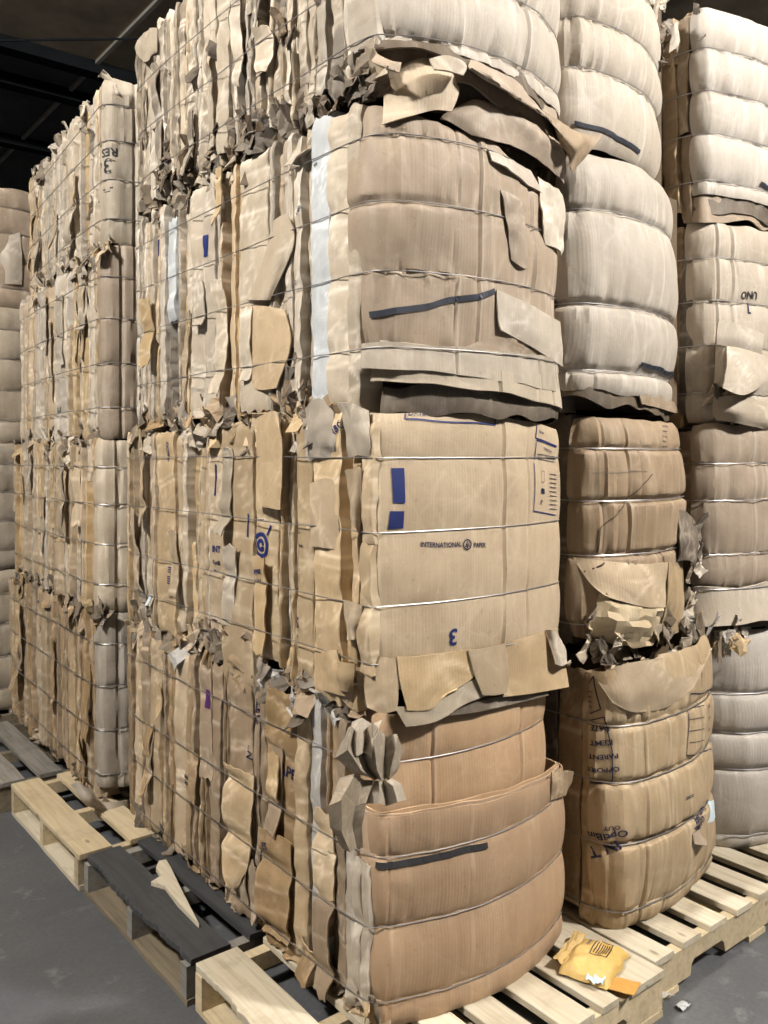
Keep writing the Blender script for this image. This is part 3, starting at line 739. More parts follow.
pallet(0.785, -0.255, 1.12, 0.86, slats(1.12, 0.088, 0.056), 'pine pallet with notched stringer under the second and third stacks', 'palewood', 'newwood', 'newwood', seed=5)
pallet(1.93, -0.25, 1.0, 0.86, slats(1.0, 0.088, 0.056), 'pine pallet at the right edge of the photo under the third stack', 'palewood', 'newwood', 'newwood', seed=6)

# ------------------------------------------------------------------ bales: nearest stack
def T(body, h, rot=0.0, sx=1.0): return lambda a, z: text2(body, a, z, h, rot, sx)
def BOX(w, h, lw=0.003): return lambda a, z: rect_outline(a - w / 2, z - h / 2, a + w / 2, z + h / 2, lw)
def FILL(w, h): return lambda a, z: filled(a - w / 2, z - h / 2, a + w / 2, z + h / 2)
def LINE(p, q, w): return lambda a, z: quads_strip(seg((a + p[0], z + p[1]), (a + q[0], z + q[1])), w)

def hits(surf, c): return [hit(surf, x, y)[:2] for x, y in c]
def tape_px(B, surf, c, w, mat):
    q = hits(surf, c); pts = []
    for i in range(len(q) - 1): pts += seg(q[i], q[i + 1], 0.006)[(1 if i else 0):]
    B.decal(surf, quads_strip(pts, w), mat, 'tape_strip', 0.004)
# ---- bottom
A1 = Bale(0, 0, 0.13, 0.69, 1.60, 0.77, 0, 'bottom bale of the nearest stack, smooth tan end with a short black tape strip', 'tan', (0.065, 0.25, 0.42, 0.64), seed=1)
up = A1.panel(z0=0.44, z1=0.765, x0=0.015, x1=0.672, bulge=0.065, rc=0.03, off=-0.026, pil=0.01, creases=[(0.16, 0.006), (0.50, 0.012, 0.006)], pleat=0.002, rough=0.002, seed=3)
for k, (zz, of) in enumerate(((0.530, -0.016), (0.524, -0.008))):
    A1.panel(z0=0.30, z1=zz, x0=0.0, x1=0.70, bulge=0.075, rc=0.02, off=of, pil=0.008, pleat=0.002, rough=0.002, edge=0.0, zwave=0.003, seed=5 + k, name='cardboard_sheet', zfun1=[(0, 0.0), (0.2, -0.004), (0.7, -0.03)])
lo = A1.panel(z0=0.0, z1=0.525, x0=0.0, x1=0.71, bulge=0.085, rc=0.028, wrapL=0.03, pil=0.015, barrel=0.0, creases=[(0.03, 0.004, 0.004), (0.245, 0.002, 0.004), (0.515, 0.0015, 0.004)],
              pleat=0.0022, rough=0.0015, edge=0.006, seed=8, zwave=0.002, pleat_bias=2.0, zfun1=[(0, -0.004), (0.2, -0.008), (0.7, -0.035)])
A1.long_side(0.075, 1.59, mats=['kraftdark', 'kraftdark', 'kraftdark', 'kraft'], special=[
    (0.075, 0.115, 'greypaper', dict(z1=0.50, d=0.012, skew=0)), (0.118, 0.17, 'kraftdark'),
    (0.235, 0.30, 'newsprint', dict(d=-0.004)), (0.305, 0.35, 'kraft'), (0.36, 0.50, 'kraftdark', dict(d=0.004, skew=0)), (0.60, 0.72, 'kraftdark', dict(d=0.008, skew=0.03)),
    (0.80, 0.86, 'kraftdark'), (1.05, 1.13, 'kraft'), (1.27, 1.35, 'kraft')], split=0.3, wmax=0.075)
A1.strip(0.015, 0.085, 0.05, 0.40, 0.010, 'greypaper', skew=0, tilt=0)
A1.strip(0.04, 0.075, 0.05, 0.40, 0.018, 'greypaper', skew=0, tilt=0)
A1.strip(0.36, 0.50, 0.05, 0.34, 0.03, 'kraftdark', flatten=True, taper0=0.15, name='cardboard_flap', back=True, lift0=0.02)
A1.strip(0.58, 0.72, 0.10, 0.46, 0.026, 'kraft', flatten=True, taper0=0.8, skew=-0.06, name='cardboard_flap', back=True, lift0=0.012)
A1.strip(0.15, 0.24, 0.005, 0.25, 0.024, 'kraftdark', flatten=True, taper0=0.3, name='cardboard_flap', back=True, lift0=0.01)
A1.strip(0.16, 0.23, 0.25, 0.48, 0.020, 'kraft', flatten=True, taper1=0.4, name='cardboard_flap', back=True)
A1.strip(0.24, 0.32, 0.003, 0.09, 0.03, 'kraftdark', name='cardboard_flap', lift0=0.02)
A1.flaps(9, 0.2, 1.55, mats=['kraftdark', 'kraft'])
A1.scraps(8, 0.0, 0.12, 0.0, 0.06, mats=('kraftdark', 'kraft', 'scrap'), size=(0.025, 0.05))
A1.scraps(26, 0.1, 1.55, -0.01, 0.05, mats=('kraftdark', 'scrap'))
A1.scraps(26, 0.15, 1.55, 0.70, 0.775, mats=('kraftdark', 'kraft', 'scrap', 'newsprint'))
# crumpled grey packing paper pinched under the top wire, fanning out above and below it
A1.free([[(340, 742, 0.00), (350, 726, 0.05), (361, 733, 0.01), (373, 722, 0.06), (385, 736, 0.02), (396, 734, 0.05), (404, 750, 0.01)],
         [(335, 758, 0.01), (348, 750, 0.065), (363, 757, 0.02), (375, 750, 0.075), (385, 758, 0.03), (394, 755, 0.06), (401, 764, 0.02)],
         [(352, 772, 0.01), (361, 770, 0.055), (369, 772, 0.025), (377, 770, 0.065), (385, 772, 0.03), (391, 770, 0.055), (397, 772, 0.02)],
         [(370, 778, 0.02), (374, 780, 0.04), (378, 779, 0.02), (382, 781, 0.045), (386, 779, 0.02), (389, 780, 0.04), (393, 777, 0.02)]], 'packpaper', 'crumpled_paper', amp=0.007, freq=18, seed=4, thick=0.001, smooth=False, res=6)
A1.free([[(352, 722, 0.00), (362, 718, 0.03), (372, 724, 0.02), (382, 720, 0.04)], [(350, 740, 0.02), (358, 736, 0.07), (366, 744, 0.03), (374, 738, 0.07)], [(346, 752, 0.02), (356, 756, 0.06), (364, 752, 0.04), (372, 758, 0.06)]], 'greypaper', 'crumpled_paper', amp=0.006, freq=18, seed=9, thick=0.001, smooth=False, res=6)
A1.free([[(374, 780, 0.03), (379, 781, 0.05), (383, 780, 0.03), (387, 781, 0.055), (392, 778, 0.03)], [(369, 793, 0.03), (379, 790, 0.06), (385, 794, 0.03), (393, 786, 0.065), (401, 784, 0.03)],
         [(364, 804, 0.03), (378, 803, 0.06), (387, 806, 0.035), (397, 802, 0.06), (407, 800, 0.03)]], 'pale', 'crumpled_paper', amp=0.006, freq=18, seed=12, thick=0.001, smooth=False, res=6)
A1.free([[(340, 778, 0.02), (354, 774, 0.04), (364, 780, 0.02), (374, 780, 0.03)], [(328, 806, 0.03), (342, 800, 0.055), (354, 806, 0.03), (366, 802, 0.04)], [(330, 828, 0.02), (342, 832, 0.045), (352, 824, 0.02), (362, 826, 0.03)], [(342, 848, 0.005), (350, 852, 0.02), (356, 846, 0.01), (363, 848, 0.015)]], 'packpaper', 'crumpled_paper', amp=0.007, freq=12, seed=15, thick=0.001, smooth=False, res=6)
# torn ear at the upper right of the wrapped sheet
A1.free([[(550, 772, 0.004), (558, 769, 0.02), (566, 771, 0.02)], [(550, 784, 0.006), (558, 783, 0.014), (566, 784, 0.012)], [(550, 800, 0.003), (556, 798, 0.012), (561, 796, 0.012)]], 'kraftdark', 'cardboard_flap', amp=0.008, freq=16, seed=3, on=lo)
tape_px(A1, lo, [(376, 865), (430, 858), (487, 845)], 0.014, 'black')
for px, py, b_, h, rt in ((287, 770, 'PAPE', 0.03, -0.12), (258, 712, 'OPTI', 0.026, 1.45), (266, 664, 'III II', 0.02, 0.0), (205, 742, 'O', 0.02, 0), (193, 778, 'S E', 0.02, 1.4), (252, 752, 'NIL', 0.024, 1.3), (276, 842, 'ES', 0.02, 0.2)):
    A1.mark(px, py, T(b_, h, rt), 'navy', 'side')
A1.mark(213, 698, FILL(0.03, 0.06), 'purple', 'side', name='printed_mark')
A1.mark(203, 888, FILL(0.02, 0.05), 'purple', 'side', name='printed_mark')
A1.mark(268, 728, LINE((-0.03, 0), (0.03, 0.004), 0.004), 'navy', 'side', name='printed_mark')
A1.tie(0.0015)

# ---- second
A2 = Bale(0, 0, 0.90, 0.69, 1.62, 0.745, 0, 'second bale up in the nearest stack, flat end with blue squares and printed lettering', 'kraft', (0.127, 0.268, 0.449, 0.633), seed=2)
fx = lambda px, py: A2.end(px, py, 0.045)
p2 = A2.panel(z0=0.06, z1=0.735, x0=0.0, x1=0.69, bulge=0.055, rc=0.02, wrapL=0.03, pil=0.006, creases=[(fx(389, 500).x, 0.004, 0.005), (fx(501, 500).x, 0.008, 0.004), (fx(527, 560).x, 0.004, 0.003)], pleat=0.0012, rough=0.0035, edge=0.008,
              seed=2, zwave=0.002, zfun1=[(0, 0.01), (0.35, 0.012), (0.69, -0.02)])
A2.strip(0.0, 0.05, 0.10, 0.42, 0.014, 'kraft', skew=0.02); A2.strip(0.0, 0.045, 0.42, 0.72, 0.012, 'kraft', skew=0)
fy = lambda px, py=560: A2.side(px, py).y
A2.long_side(0.045, 1.61, bounds=[fy(x) for x in (345, 335, 312, 306, 293, 286, 275, 255, 222, 213, 205, 190, 178, 158, 146, 133)], mats=['kraft', 'kraft', 'kraft', 'pale'], split=0.25,
             special=[(fy(345), fy(314), 'kraft', dict(d=0.012, skew=0)), (fy(311), fy(296), 'kraft', dict(skew=0, d=-0.004)), (fy(276), fy(256), 'kraft', dict(skew=0, d=-0.010)), (fy(222), fy(209), 'kraft', dict(skew=0, d=-0.006)), (fy(158), fy(148), 'kraft', dict(skew=0, d=0.0)), (fy(255), fy(222), 'kraft', dict(d=0.018, skew=0, z0=-0.06, z1=0.74)), (fy(178), fy(158), 'kraft', dict(d=0.012, skew=0))], kink=0.004)
A2.flaps(7, 0.5, 1.55, mats=['kraft', 'pale'])
A2.free([[(335, 402, 0.02), (352, 404, 0.05), (368, 410, 0.02)], [(345, 430, 0.02), (358, 432, 0.05), (370, 440, 0.03)], [(348, 458, 0.0), (360, 455, 0.02), (371, 457, 0.01)]], 'pale', amp=0.012, seed=2, face='side')
A2.free([[(257, 418, 0.02), (275, 412, 0.05), (282, 440, 0.04)], [(256, 470, 0.02), (270, 475, 0.045), (282, 478, 0.04)], [(256, 505, 0.035), (270, 508, 0.045), (280, 510, 0.04)]], 'kraft', amp=0.006, seed=6, face='side')
A2.free([[(309, 484, 0.01), (325, 478, 0.03), (338, 482, 0.02)], [(310, 512, 0.02), (325, 512, 0.035), (338, 512, 0.025)], [(310, 546, 0.01), (326, 548, 0.03), (340, 550, 0.02)]], 'kraft', amp=0.004, seed=7, face='side')
sf = A2.free([[(304, 410, 0.0), (318, 398, 0.03), (334, 412, 0.02)], [(304, 435, 0.01), (322, 430, 0.05), (336, 440, 0.03)], [(306, 462, 0.0), (322, 458, 0.015), (334, 460, 0.01)]], 'pale', amp=0.014, seed=8, face='side')
for c in ([(320, 652), (338, 650), (322, 690), (346, 696)], [(344, 600), (362, 606), (346, 640), (360, 640)], [(330, 660), (356, 664), (336, 690), (352, 692)], [(346, 470), (362, 468), (350, 520), (360, 534)]):
    A2.free([[(*c[0], 0.02), ((c[0][0] + c[1][0]) / 2, (c[0][1] + c[1][1]) / 2, 0.04), (*c[1], 0.03)], [((c[0][0] + c[2][0]) / 2, (c[0][1] + c[2][1]) / 2, 0.02), ((c[0][0] + c[3][0]) / 2, (c[0][1] + c[3][1]) / 2, 0.06), ((c[1][0] + c[3][0]) / 2, (c[1][1] + c[3][1]) / 2, 0.03)],
             [(*c[2], 0.03), ((c[2][0] + c[3][0]) / 2, (c[2][1] + c[3][1]) / 2, 0.05), (*c[3], 0.02)]], 'kraft', amp=0.010, seed=c[0][0], face='side')
A2.scraps(34, 0.08, 1.55, 0.69, 0.755, mats=('kraft', 'pale', 'pale', 'scrap'), size=(0.03, 0.07), amp=0.5)
A2.scraps(34, 0.05, 1.55, -0.02, 0.06, mats=('kraftdark', 'scrap', 'kraft'), size=(0.03, 0.07), amp=0.5)
# hanging die-cut flaps along the bottom of the end
A2.free([[(500, 643, 0.004), (528, 636, 0.005), (556, 628, 0.004)], [(500, 668, 0.010), (530, 662, 0.012), (560, 654, 0.012)], [(498, 694, 0.018), (530, 690, 0.020), (563, 684, 0.020)]], 'kraft', amp=0.004, seed=21, freq=6, on=p2)
A2.free([[(396, 656, 0.006), (420, 655, 0.007), (470, 648, 0.007)], [(398, 680, 0.014), (424, 680, 0.016), (470, 674, 0.014)], [(404, 706, 0.022), (426, 704, 0.026), (442, 690, 0.020)]], 'kraft', amp=0.004, seed=23, freq=6, on=p2)
A2.free([[(466, 649, 0.012), (485, 646, 0.012), (503, 642, 0.012)], [(470, 672, 0.020), (487, 670, 0.022), (502, 667, 0.020)], [(476, 690, 0.028), (488, 690, 0.030), (500, 688, 0.028)]], 'kraft', amp=0.003, seed=26, freq=6, on=p2)
A2.free([[(370, 655, 0.006), (384, 656, 0.008), (394, 657, 0.008)], [(366, 684, 0.014), (382, 686, 0.018), (396, 690, 0.016)], [(372, 703, 0.022), (382, 707, 0.026), (393, 706, 0.022)]], 'kraft', amp=0.006, seed=22, on=p2)
A2.free([[(392, 704, 0.014), (420, 700, 0.018), (470, 680, 0.014), (480, 674, 0.012)], [(402, 722, 0.022), (432, 716, 0.026), (462, 700, 0.020), (490, 690, 0.018)]], 'pale', amp=0.004, seed=27, on=p2)
A2.free([[(545, 630, 0.03), (556, 632, 0.05), (566, 650, 0.01)], [(552, 650, 0.05), (560, 656, 0.06), (568, 664, 0.02)], [(556, 664, 0.06), (563, 666, 0.06), (570, 660, 0.03)]], 'pale', amp=0.006, seed=24)
A2.free([[(404, 706, 0.00), (470, 700, 0.01), (545, 686, 0.00)], [(408, 716, 0.01), (470, 710, 0.014), (545, 694, 0.01)]], 'scrap', amp=0.006, seed=25, name='cardboard_sheet', on=p2)
# print on the end
pp = lambda px, py, o=0.05: (lambda p: (p.x, p.z))(A2.end(px, py, o))
def box_px(B, surf, c, mat, lw=0.0035, o=0.05):
    q = [hit(surf, x, y)[:2] for x, y in c]
    B.decal(surf, join2([quads_strip(seg(q[i], q[i + 1]), lw) for i in range(len(q) - 1)]), mat, 'printed_mark')
def fill_px(B, surf, c, mat, o=0.05, name='printed_mark', n=7):
    q = np.array([hit(surf, x, y)[:2] for x, y in c])
    u, v = np.meshgrid(np.linspace(0, 1, n), np.linspace(0, 1, n)); u = u.ravel()[:, None]; v = v.ravel()[:, None]
    V = (q[0] * (1 - u) + q[1] * u) * (1 - v) + (q[3] * (1 - u) + q[2] * u) * v
    F = [(i * n + j, i * n + j + 1, (i + 1) * n + j + 1, (i + 1) * n + j) for i in range(n - 1) for j in range(n - 1)]
    B.decal(surf, (V, F), mat, name)
def text_px(B, surf, body, px, py, h, mat, rot=0.0, sx=1.0, o=0.05):
    a, z = hit(surf, px, py)[:2]; B.decal(surf, text2(body, a, z, h, rot, sx), mat, 'printed_text')
box_px(A2, p2, [(404, 404), (405, 419), (495, 425), (494, 406)], 'blue', 0.004)
text_px(A2, p2, 'DATE', 416, 407, 0.014, 'navy')
box_px(A2, p2, [(426, 408), (470, 410)], 'navy', 0.0015)
fill_px(A2, p2, [(391, 468), (404, 468), (405, 503), (393, 503)], 'blue'); fill_px(A2, p2, [(390, 511), (404, 511), (403, 528), (388, 529)], 'blue')
fill_px(A2, p2, [(373, 468), (375.5, 468), (375.5, 503), (373, 503)], 'blue', 0.0, n=4); fill_px(A2, p2, [(372, 511), (376, 511), (376, 528), (372, 528)], 'blue', 0.0, n=4)
text_px(A2, p2, 'INTERNATIONAL', 441.5, 545, 0.0125, 'navy', -0.05, 0.93)
text_px(A2, p2, 'PAPER', 479.5, 545, 0.0125, 'navy', -0.05, 0.86)
pc = Vector((hit(p2, 467, 544.5)[0], 0, hit(p2, 467, 544.5)[1]))
A2.decal(p2, join2([ring(pc.x, pc.z, 0.0125, 0.003), quads_strip([(pc.x - 0.006, pc.z - 0.006), (pc.x, pc.z + 0.008), (pc.x + 0.006, pc.z - 0.006)], 0.003), quads_strip([(pc.x, pc.z - 0.01), (pc.x, pc.z + 0.002)], 0.003)]), 'navy', 'printed_mark')
text_px(A2, p2, '3', 453, 637, 0.042, 'blue', math.pi, 1.0)
lb = [(535, 420), (532, 511), (555, 514)]
box_px(A2, p2, [(535.5, 420), (535, 438), (556, 446)], 'blue', 0.003, 0.02); box_px(A2, p2, [(536, 441), (534, 460)], 'blue', 0.003, 0.02); box_px(A2, p2, [(536, 440), (556, 447)], 'blue', 0.003, 0.02)
box_px(A2, p2, [(533.5, 463), (533, 511), (555, 515)], 'blue', 0.003, 0.02)
text_px(A2, p2, 'Gross', 541, 432, 0.008, 'navy', -0.1, 1, 0.02); text_px(A2, p2, 'CERTIFICATE', 547, 450, 0.006, 'navy', -0.1, 1, 0.02)
for k in range(3): box_px(A2, p2, [(537, 454 + k * 2.6), (555, 457 + k * 2.6)], 'navy', 0.002, 0.02)
for k in range(9): box_px(A2, p2, [(549, 474 + k * 4.3), (556, 475 + k * 4.3)], 'navy', 0.002, 0.01)
box_px(A2, p2, [(541, 471), (544, 471.5), (544, 482), (541, 482), (541, 471)], 'navy', 0.0012, 0.02); fill_px(A2, p2, [(541, 488), (544, 489), (544, 494), (541, 493)], 'navy', 0.02)
text_px(A2, p2, 'PE', 541, 502, 0.010, 'navy', 1.4, 1, 0.02)
# print on the long face
A2.mark(261, 545, lambda a, z: join2([ring(a, z, 0.032, 0.012), ring(a, z, 0.013, 0.012, 0, 6.0), quads_strip(seg((a + 0.03, z + 0.03), (a + 0.042, z + 0.06)), 0.008)]), 'blue', 'side', name='printed_mark')
for px, py, b_, h, rt in ((261, 571, 'rrugat', 0.019, 0.1), (261, 580, 'ecycled', 0.013, 0.1), (258, 520, '-- ----', 0.016, 0.1), (313, 515, 'OptiBin  Heavy', 0.022, math.pi / 2), (318, 516, 'Optimal design, strength', 0.009, math.pi / 2), (216, 549, 'INT', 0.022, 0), (216, 563, 'OptiB', 0.014, 0), (216, 571, 'Made in', 0.008, 0),
                          (151, 590, 'Heavy Duty', 0.018, math.pi / 2), (172, 575, 'IIII III', 0.022, math.pi / 2), (133, 520, 'OPTI', 0.018, math.pi / 2), (290, 447, 'NV', 0.022, 0.05), (299, 545, 'Grade', 0.010, 0), (299, 532, 'lb in', 0.008, 0), (341, 430, 'CARBON', 0.02, 0.6), (215, 631, 'OSS', 0.012, 0), (172, 452, 'ABCO', 0.018, 1.5), (193, 447, 'AV', 0.016, 0.1)):
    A2.mark(px, py, T(b_, h, rt), 'navy' if h < 0.015 else 'blue', 'side')
A2.mark(297, 590, BOX(0.034, 0.17, 0.003), 'blue', 'side', name='printed_mark'); A2.mark(298, 575, T('IIIII II', 0.014, math.pi / 2), 'navy', 'side'); A2.mark(298, 622, T('OE', 0.018, math.pi / 2), 'blue', 'side')
A2.mark(251, 525, FILL(0.007, 0.07), 'blue', 'side', name='printed_mark'); A2.mark(256, 640, LINE((-0.02, 0.06), (0.02, -0.06), 0.004), 'blue', 'side', name='printed_mark')
A2.mark(285, 430, FILL(0.006, 0.05), 'blue', 'side', name='printed_mark'); A2.mark(214, 620, LINE((-0.015, 0), (0.015, 0), 0.004), 'blue', 'side', name='printed_mark')
A2.mark(216, 480, LINE((-0.006, -0.05), (0.006, 0.05), 0.01), 'blue', 'side', name='printed_mark'); A2.mark(155, 600, FILL(0.016, 0.045), 'sticker', 'side', name='sticker')
A2.decal(sf, ring(A2.side(350, 420, 0.04).y, A2.side(350, 420, 0.04).z, 0.04, 0.012, 2.2, 4.2), 'blue')
A2.tie(0.0015)

# ---- third
A3 = Bale(0.0, 0.0, 1.65, 0.69, 1.54, 0.80, 0, 'third bale up in the nearest stack, torn brown end with a long dark tape line', 'brownend', (0.155, 0.345, 0.515, 0.68), seed=3)
p3 = A3.panel(z0=0.13, z1=0.745, x0=0.0, x1=0.69, bulge=0.085, rc=0.06, wrapL=0.10, pil=0.0045, creases=[(0.49, 0.012, 0.005), (0.20, 0.006, 0.006), (0.27, 0.005, 0.005), (0.62, 0.005, 0.004)], pleat=0.0055, rough=0.006, edge=0.02, big=0.016, pleat_bias=1.5, seed=4,
              zfun1=[(0, 0.02), (0.12, -0.015), (0.35, -0.03), (0.5, -0.09), (0.69, -0.13)], mat='brownend')
# layered sheet edges along the bottom of the end
A3.panel(z0=0.075, z1=0.165, x0=0.0, x1=0.69, bulge=0.085, rc=0.05, wrapL=0.02, off=0.004, pil=0.004, pleat=0.003, rough=0.003, edge=0.0, seed=6, flare0=0.004, zwave=0.003, name='cardboard_sheet', mat='pale', thick=0.006, zfun0=[(0, 0.03), (0.3, 0.01), (0.69, -0.01)], creases=[(0.2, 0.005, 0.003), (0.52, 0.008, 0.003), (0.63, 0.008, 0.003)])
A3.panel(z0=0.045, z1=0.11, x0=0.03, x1=0.69, bulge=0.085, rc=0.04, wrapL=0.015, off=0.0, pil=0.004, pleat=0.003, rough=0.003, edge=0.0, seed=7, flare0=0.010, zwave=0.003, name='cardboard_sheet', mat='pale', thick=0.006, zfun0=[(0, 0.03), (0.3, 0.01), (0.69, -0.02)], creases=[(0.34, 0.008, 0.003), (0.5, 0.008, 0.003), (0.6, 0.008, 0.003)])
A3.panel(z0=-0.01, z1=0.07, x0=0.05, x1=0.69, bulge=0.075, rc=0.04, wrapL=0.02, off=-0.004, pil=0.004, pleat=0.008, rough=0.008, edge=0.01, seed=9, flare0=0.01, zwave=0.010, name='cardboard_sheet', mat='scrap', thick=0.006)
A3.free([[(495, 290, 0.006), (528, 305, 0.008), (558, 322, 0.006)], [(496, 318, 0.010), (528, 330, 0.012), (559, 345, 0.010)], [(498, 330, 0.014), (530, 348, 0.014), (559, 366, 0.012)]], 'cool', amp=0.003, seed=31, on=p3)
A3.free([[(458, 350, 0.004), (490, 338, 0.004), (520, 345, 0.004), (556, 362, 0.004)], [(440, 358, 0.010), (490, 356, 0.012), (525, 362, 0.012), (556, 372, 0.010)]], 'brownend', amp=0.002, seed=32, on=p3)
A3.free([[(380, 340, 0.004), (420, 344, 0.005), (458, 351, 0.005)], [(384, 354, 0.010), (420, 353, 0.012), (452, 353, 0.010)]], 'pale', amp=0.003, seed=33, on=p3)
A3.free([[(386, 72, 0.0), (415, 66, 0.02), (440, 68, 0.02), (452, 86, 0.01)], [(384, 95, 0.01), (415, 92, 0.035), (440, 92, 0.045), (454, 100, 0.03)], [(384, 126, 0.01), (405, 122, 0.02), (430, 120, 0.03), (446, 122, 0.03)]], 'kraft', amp=0.008, freq=7, seed=34, on=p3)
A3.free([[(440, 118, 0.0), (470, 100, 0.0), (500, 106, 0.01), (535, 122, 0.0), (560, 142, 0.0)], [(445, 124, 0.015), (470, 118, 0.03), (500, 125, 0.03), (535, 142, 0.025), (562, 162, 0.01)], [(470, 138, 0.01), (485, 142, 0.015), (510, 152, 0.02), (540, 168, 0.015), (562, 186, 0.01)]], 'brownend', amp=0.012, freq=7, seed=35, on=p3)
A3.free([[(530, 112, 0.02), (548, 128, 0.04), (566, 146, 0.05), (588, 146, 0.05)], [(542, 130, 0.03), (554, 146, 0.05), (568, 158, 0.06), (578, 160, 0.05)], [(556, 150, 0.02), (560, 164, 0.03), (562, 176, 0.03), (566, 178, 0.03)]], 'brownend', amp=0.008, seed=36, on=p3)
A3.free([[(486, 150, 0.006), (505, 160, 0.008), (530, 172, 0.006)], [(490, 162, 0.012), (508, 174, 0.014), (540, 196, 0.012)]], 'cool', amp=0.008, freq=14, seed=37, name='torn_sheet', on=p3)
A3.free([[(536, 178, 0.006), (550, 188, 0.008), (561, 196, 0.004)], [(538, 215, 0.01), (552, 225, 0.016), (562, 236, 0.006)], [(545, 245, 0.006), (554, 250, 0.01), (560, 256, 0.004)]], 'pale', amp=0.014, freq=14, seed=38, name='torn_sheet', on=p3)
A3.free([[(500, 190, 0.004), (512, 196, 0.012), (520, 204, 0.006)], [(504, 222, 0.010), (514, 228, 0.018), (524, 232, 0.008)], [(510, 260, 0.004), (520, 268, 0.010), (528, 268, 0.004)]], 'brownend', amp=0.010, freq=12, seed=39, name='torn_sheet', on=p3)
tape_px(A3, p3, [(370, 315), (430, 306), (494, 291)], 0.014, 'tape')
text_px(A3, p3, 'JIG', 520, 215, 0.022, 'cool', -0.1, 1, 0.08)
f3 = lambda px, py=300: A3.side(px, py).y
A3.long_side(0.085, 1.53, mats=['pale', 'pale', 'kraft', 'pale'], split=0.28, bounds=[f3(x) for x in (350, 332, 313, 306, 298, 280, 268, 262, 240, 228, 215, 205, 193, 183)],
             special=[(f3(350), f3(333), 'pale', dict(d=0.012, skew=0, kink=0.002)), (f3(332), f3(314), 'whitepaper', dict(d=0.012, skew=0, z1=0.79, z0=0.0)), (f3(305), f3(293), 'pale', dict(skew=0)), (f3(268), f3(243), 'pale', dict(d=0.004, skew=0)), (f3(177), f3(167), 'whitepaper', dict(d=0.004, skew=0.0, z0=0.36, z1=0.72)), (f3(205), f3(195), 'pale')], kink=0.004, top=(-0.05, 0.0))
A3.strip(0.06, 0.11, 0.0, 0.775, 0.004, 'pale', skew=0, kink=0.002)
A3.free([[(272, 222, 0.01), (285, 214, 0.03), (293, 228, 0.02)], [(262, 262, 0.02), (276, 256, 0.045), (292, 250, 0.02)], [(246, 300, 0.03), (262, 300, 0.05), (270, 300, 0.03)]], 'pale', amp=0.004, seed=41, face='side')
A3.free([[(246, 306, 0.02), (265, 306, 0.04), (285, 310, 0.02)], [(248, 345, 0.02), (265, 345, 0.035), (290, 345, 0.015)], [(250, 388, 0.01), (262, 390, 0.03), (276, 388, 0.02)]], 'kraft', amp=0.006, seed=42, face='side')
A3.flaps(6, 0.4, 1.48, mats=['pale', 'kraft'])
A3.scraps(30, 0.05, 1.48, -0.01, 0.06, mats=('scrap', 'pale', 'kraftdark', 'core'), size=(0.03, 0.065), amp=0.5)
A3.scraps(12, 0.3, 0.42, 0.02, 0.20, mats=('scrap', 'core'), size=(0.025, 0.05), amp=0.5)
A3.scraps(20, 0.3, 1.48, 0.72, 0.80, mats=('scrap', 'pale', 'core'), size=(0.03, 0.06), amp=0.5)
for px, py, b_, h, rt, mt in ((303, 211, 'XPRESS', 0.014, 0.15, 'navy'), (219, 286, 'NAT', 0.032, 0.2, 'black'), (293, 285, 'IN WO', 0.014, 0.15, 'navy'), (295, 272, '-- -', 0.012, 0.1, 'navy'), (242, 168, 'm', 0.02, 0.1, 'black'), (187, 330, 'CS', 0.024, 0.4, 'blue'), (319, 165, 'uu', 0.012, 0.1, 'navy')):
    A3.mark(px, py, T(b_, h, rt), mt, 'side')
A3.mark(219, 304, lambda a, z: join2([quads_strip(seg((a, z - 0.018), (a, z + 0.012)), 0.007), quads_strip([(a - 0.012, z + 0.006), (a, z + 0.02), (a + 0.012, z + 0.006)], 0.006)]), 'navy', 'side', name='printed_mark')
A3.mark(157, 248, FILL(0.018, 0.06), 'blue', 'side', name='printed_mark'); A3.mark(208, 246, FILL(0.028, 0.07), 'blue', 'side', name='printed_mark')
A3.tie(0.0015)

# ---- top
A4 = Bale(0.0, 0.0, 2.455, 0.70, 1.50, 0.67, 0, 'top bale of the nearest stack, pale with dirty dark sheets hanging underneath', 'paledirty', (0.12, 0.29, 0.47), seed=4)
A4.panel(z0=0.075, z1=0.66, x0=0.0, x1=0.70, bulge=0.10, rc=0.08, pil=0.022, creases=[(0.44, 0.010, 0.006), (0.20, 0.003)], pleat=0.010, rough=0.005, edge=0.008, seed=2, mat='cool', zfun0=[(0, 0.03), (0.3, 0.02), (0.7, -0.02)])
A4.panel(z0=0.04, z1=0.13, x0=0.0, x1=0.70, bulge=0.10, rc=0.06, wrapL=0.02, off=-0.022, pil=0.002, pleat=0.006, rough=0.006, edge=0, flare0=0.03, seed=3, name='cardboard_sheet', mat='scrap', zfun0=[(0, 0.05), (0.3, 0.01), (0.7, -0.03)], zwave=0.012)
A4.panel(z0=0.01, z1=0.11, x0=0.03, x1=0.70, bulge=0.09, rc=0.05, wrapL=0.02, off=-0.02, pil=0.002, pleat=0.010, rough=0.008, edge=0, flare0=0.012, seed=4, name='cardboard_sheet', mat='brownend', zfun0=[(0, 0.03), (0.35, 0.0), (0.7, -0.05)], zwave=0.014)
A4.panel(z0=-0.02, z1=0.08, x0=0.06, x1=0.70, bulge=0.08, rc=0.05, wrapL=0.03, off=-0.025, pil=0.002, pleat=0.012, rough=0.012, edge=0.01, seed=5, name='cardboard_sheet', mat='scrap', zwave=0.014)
A4.free([[(376, 52, 0.03), (390, 58, 0.06), (402, 62, 0.06)], [(372, 62, 0.05), (388, 68, 0.09), (400, 72, 0.07)], [(380, 68, 0.04), (390, 72, 0.06), (398, 74, 0.05)]], 'brownend', amp=0.012, seed=51)
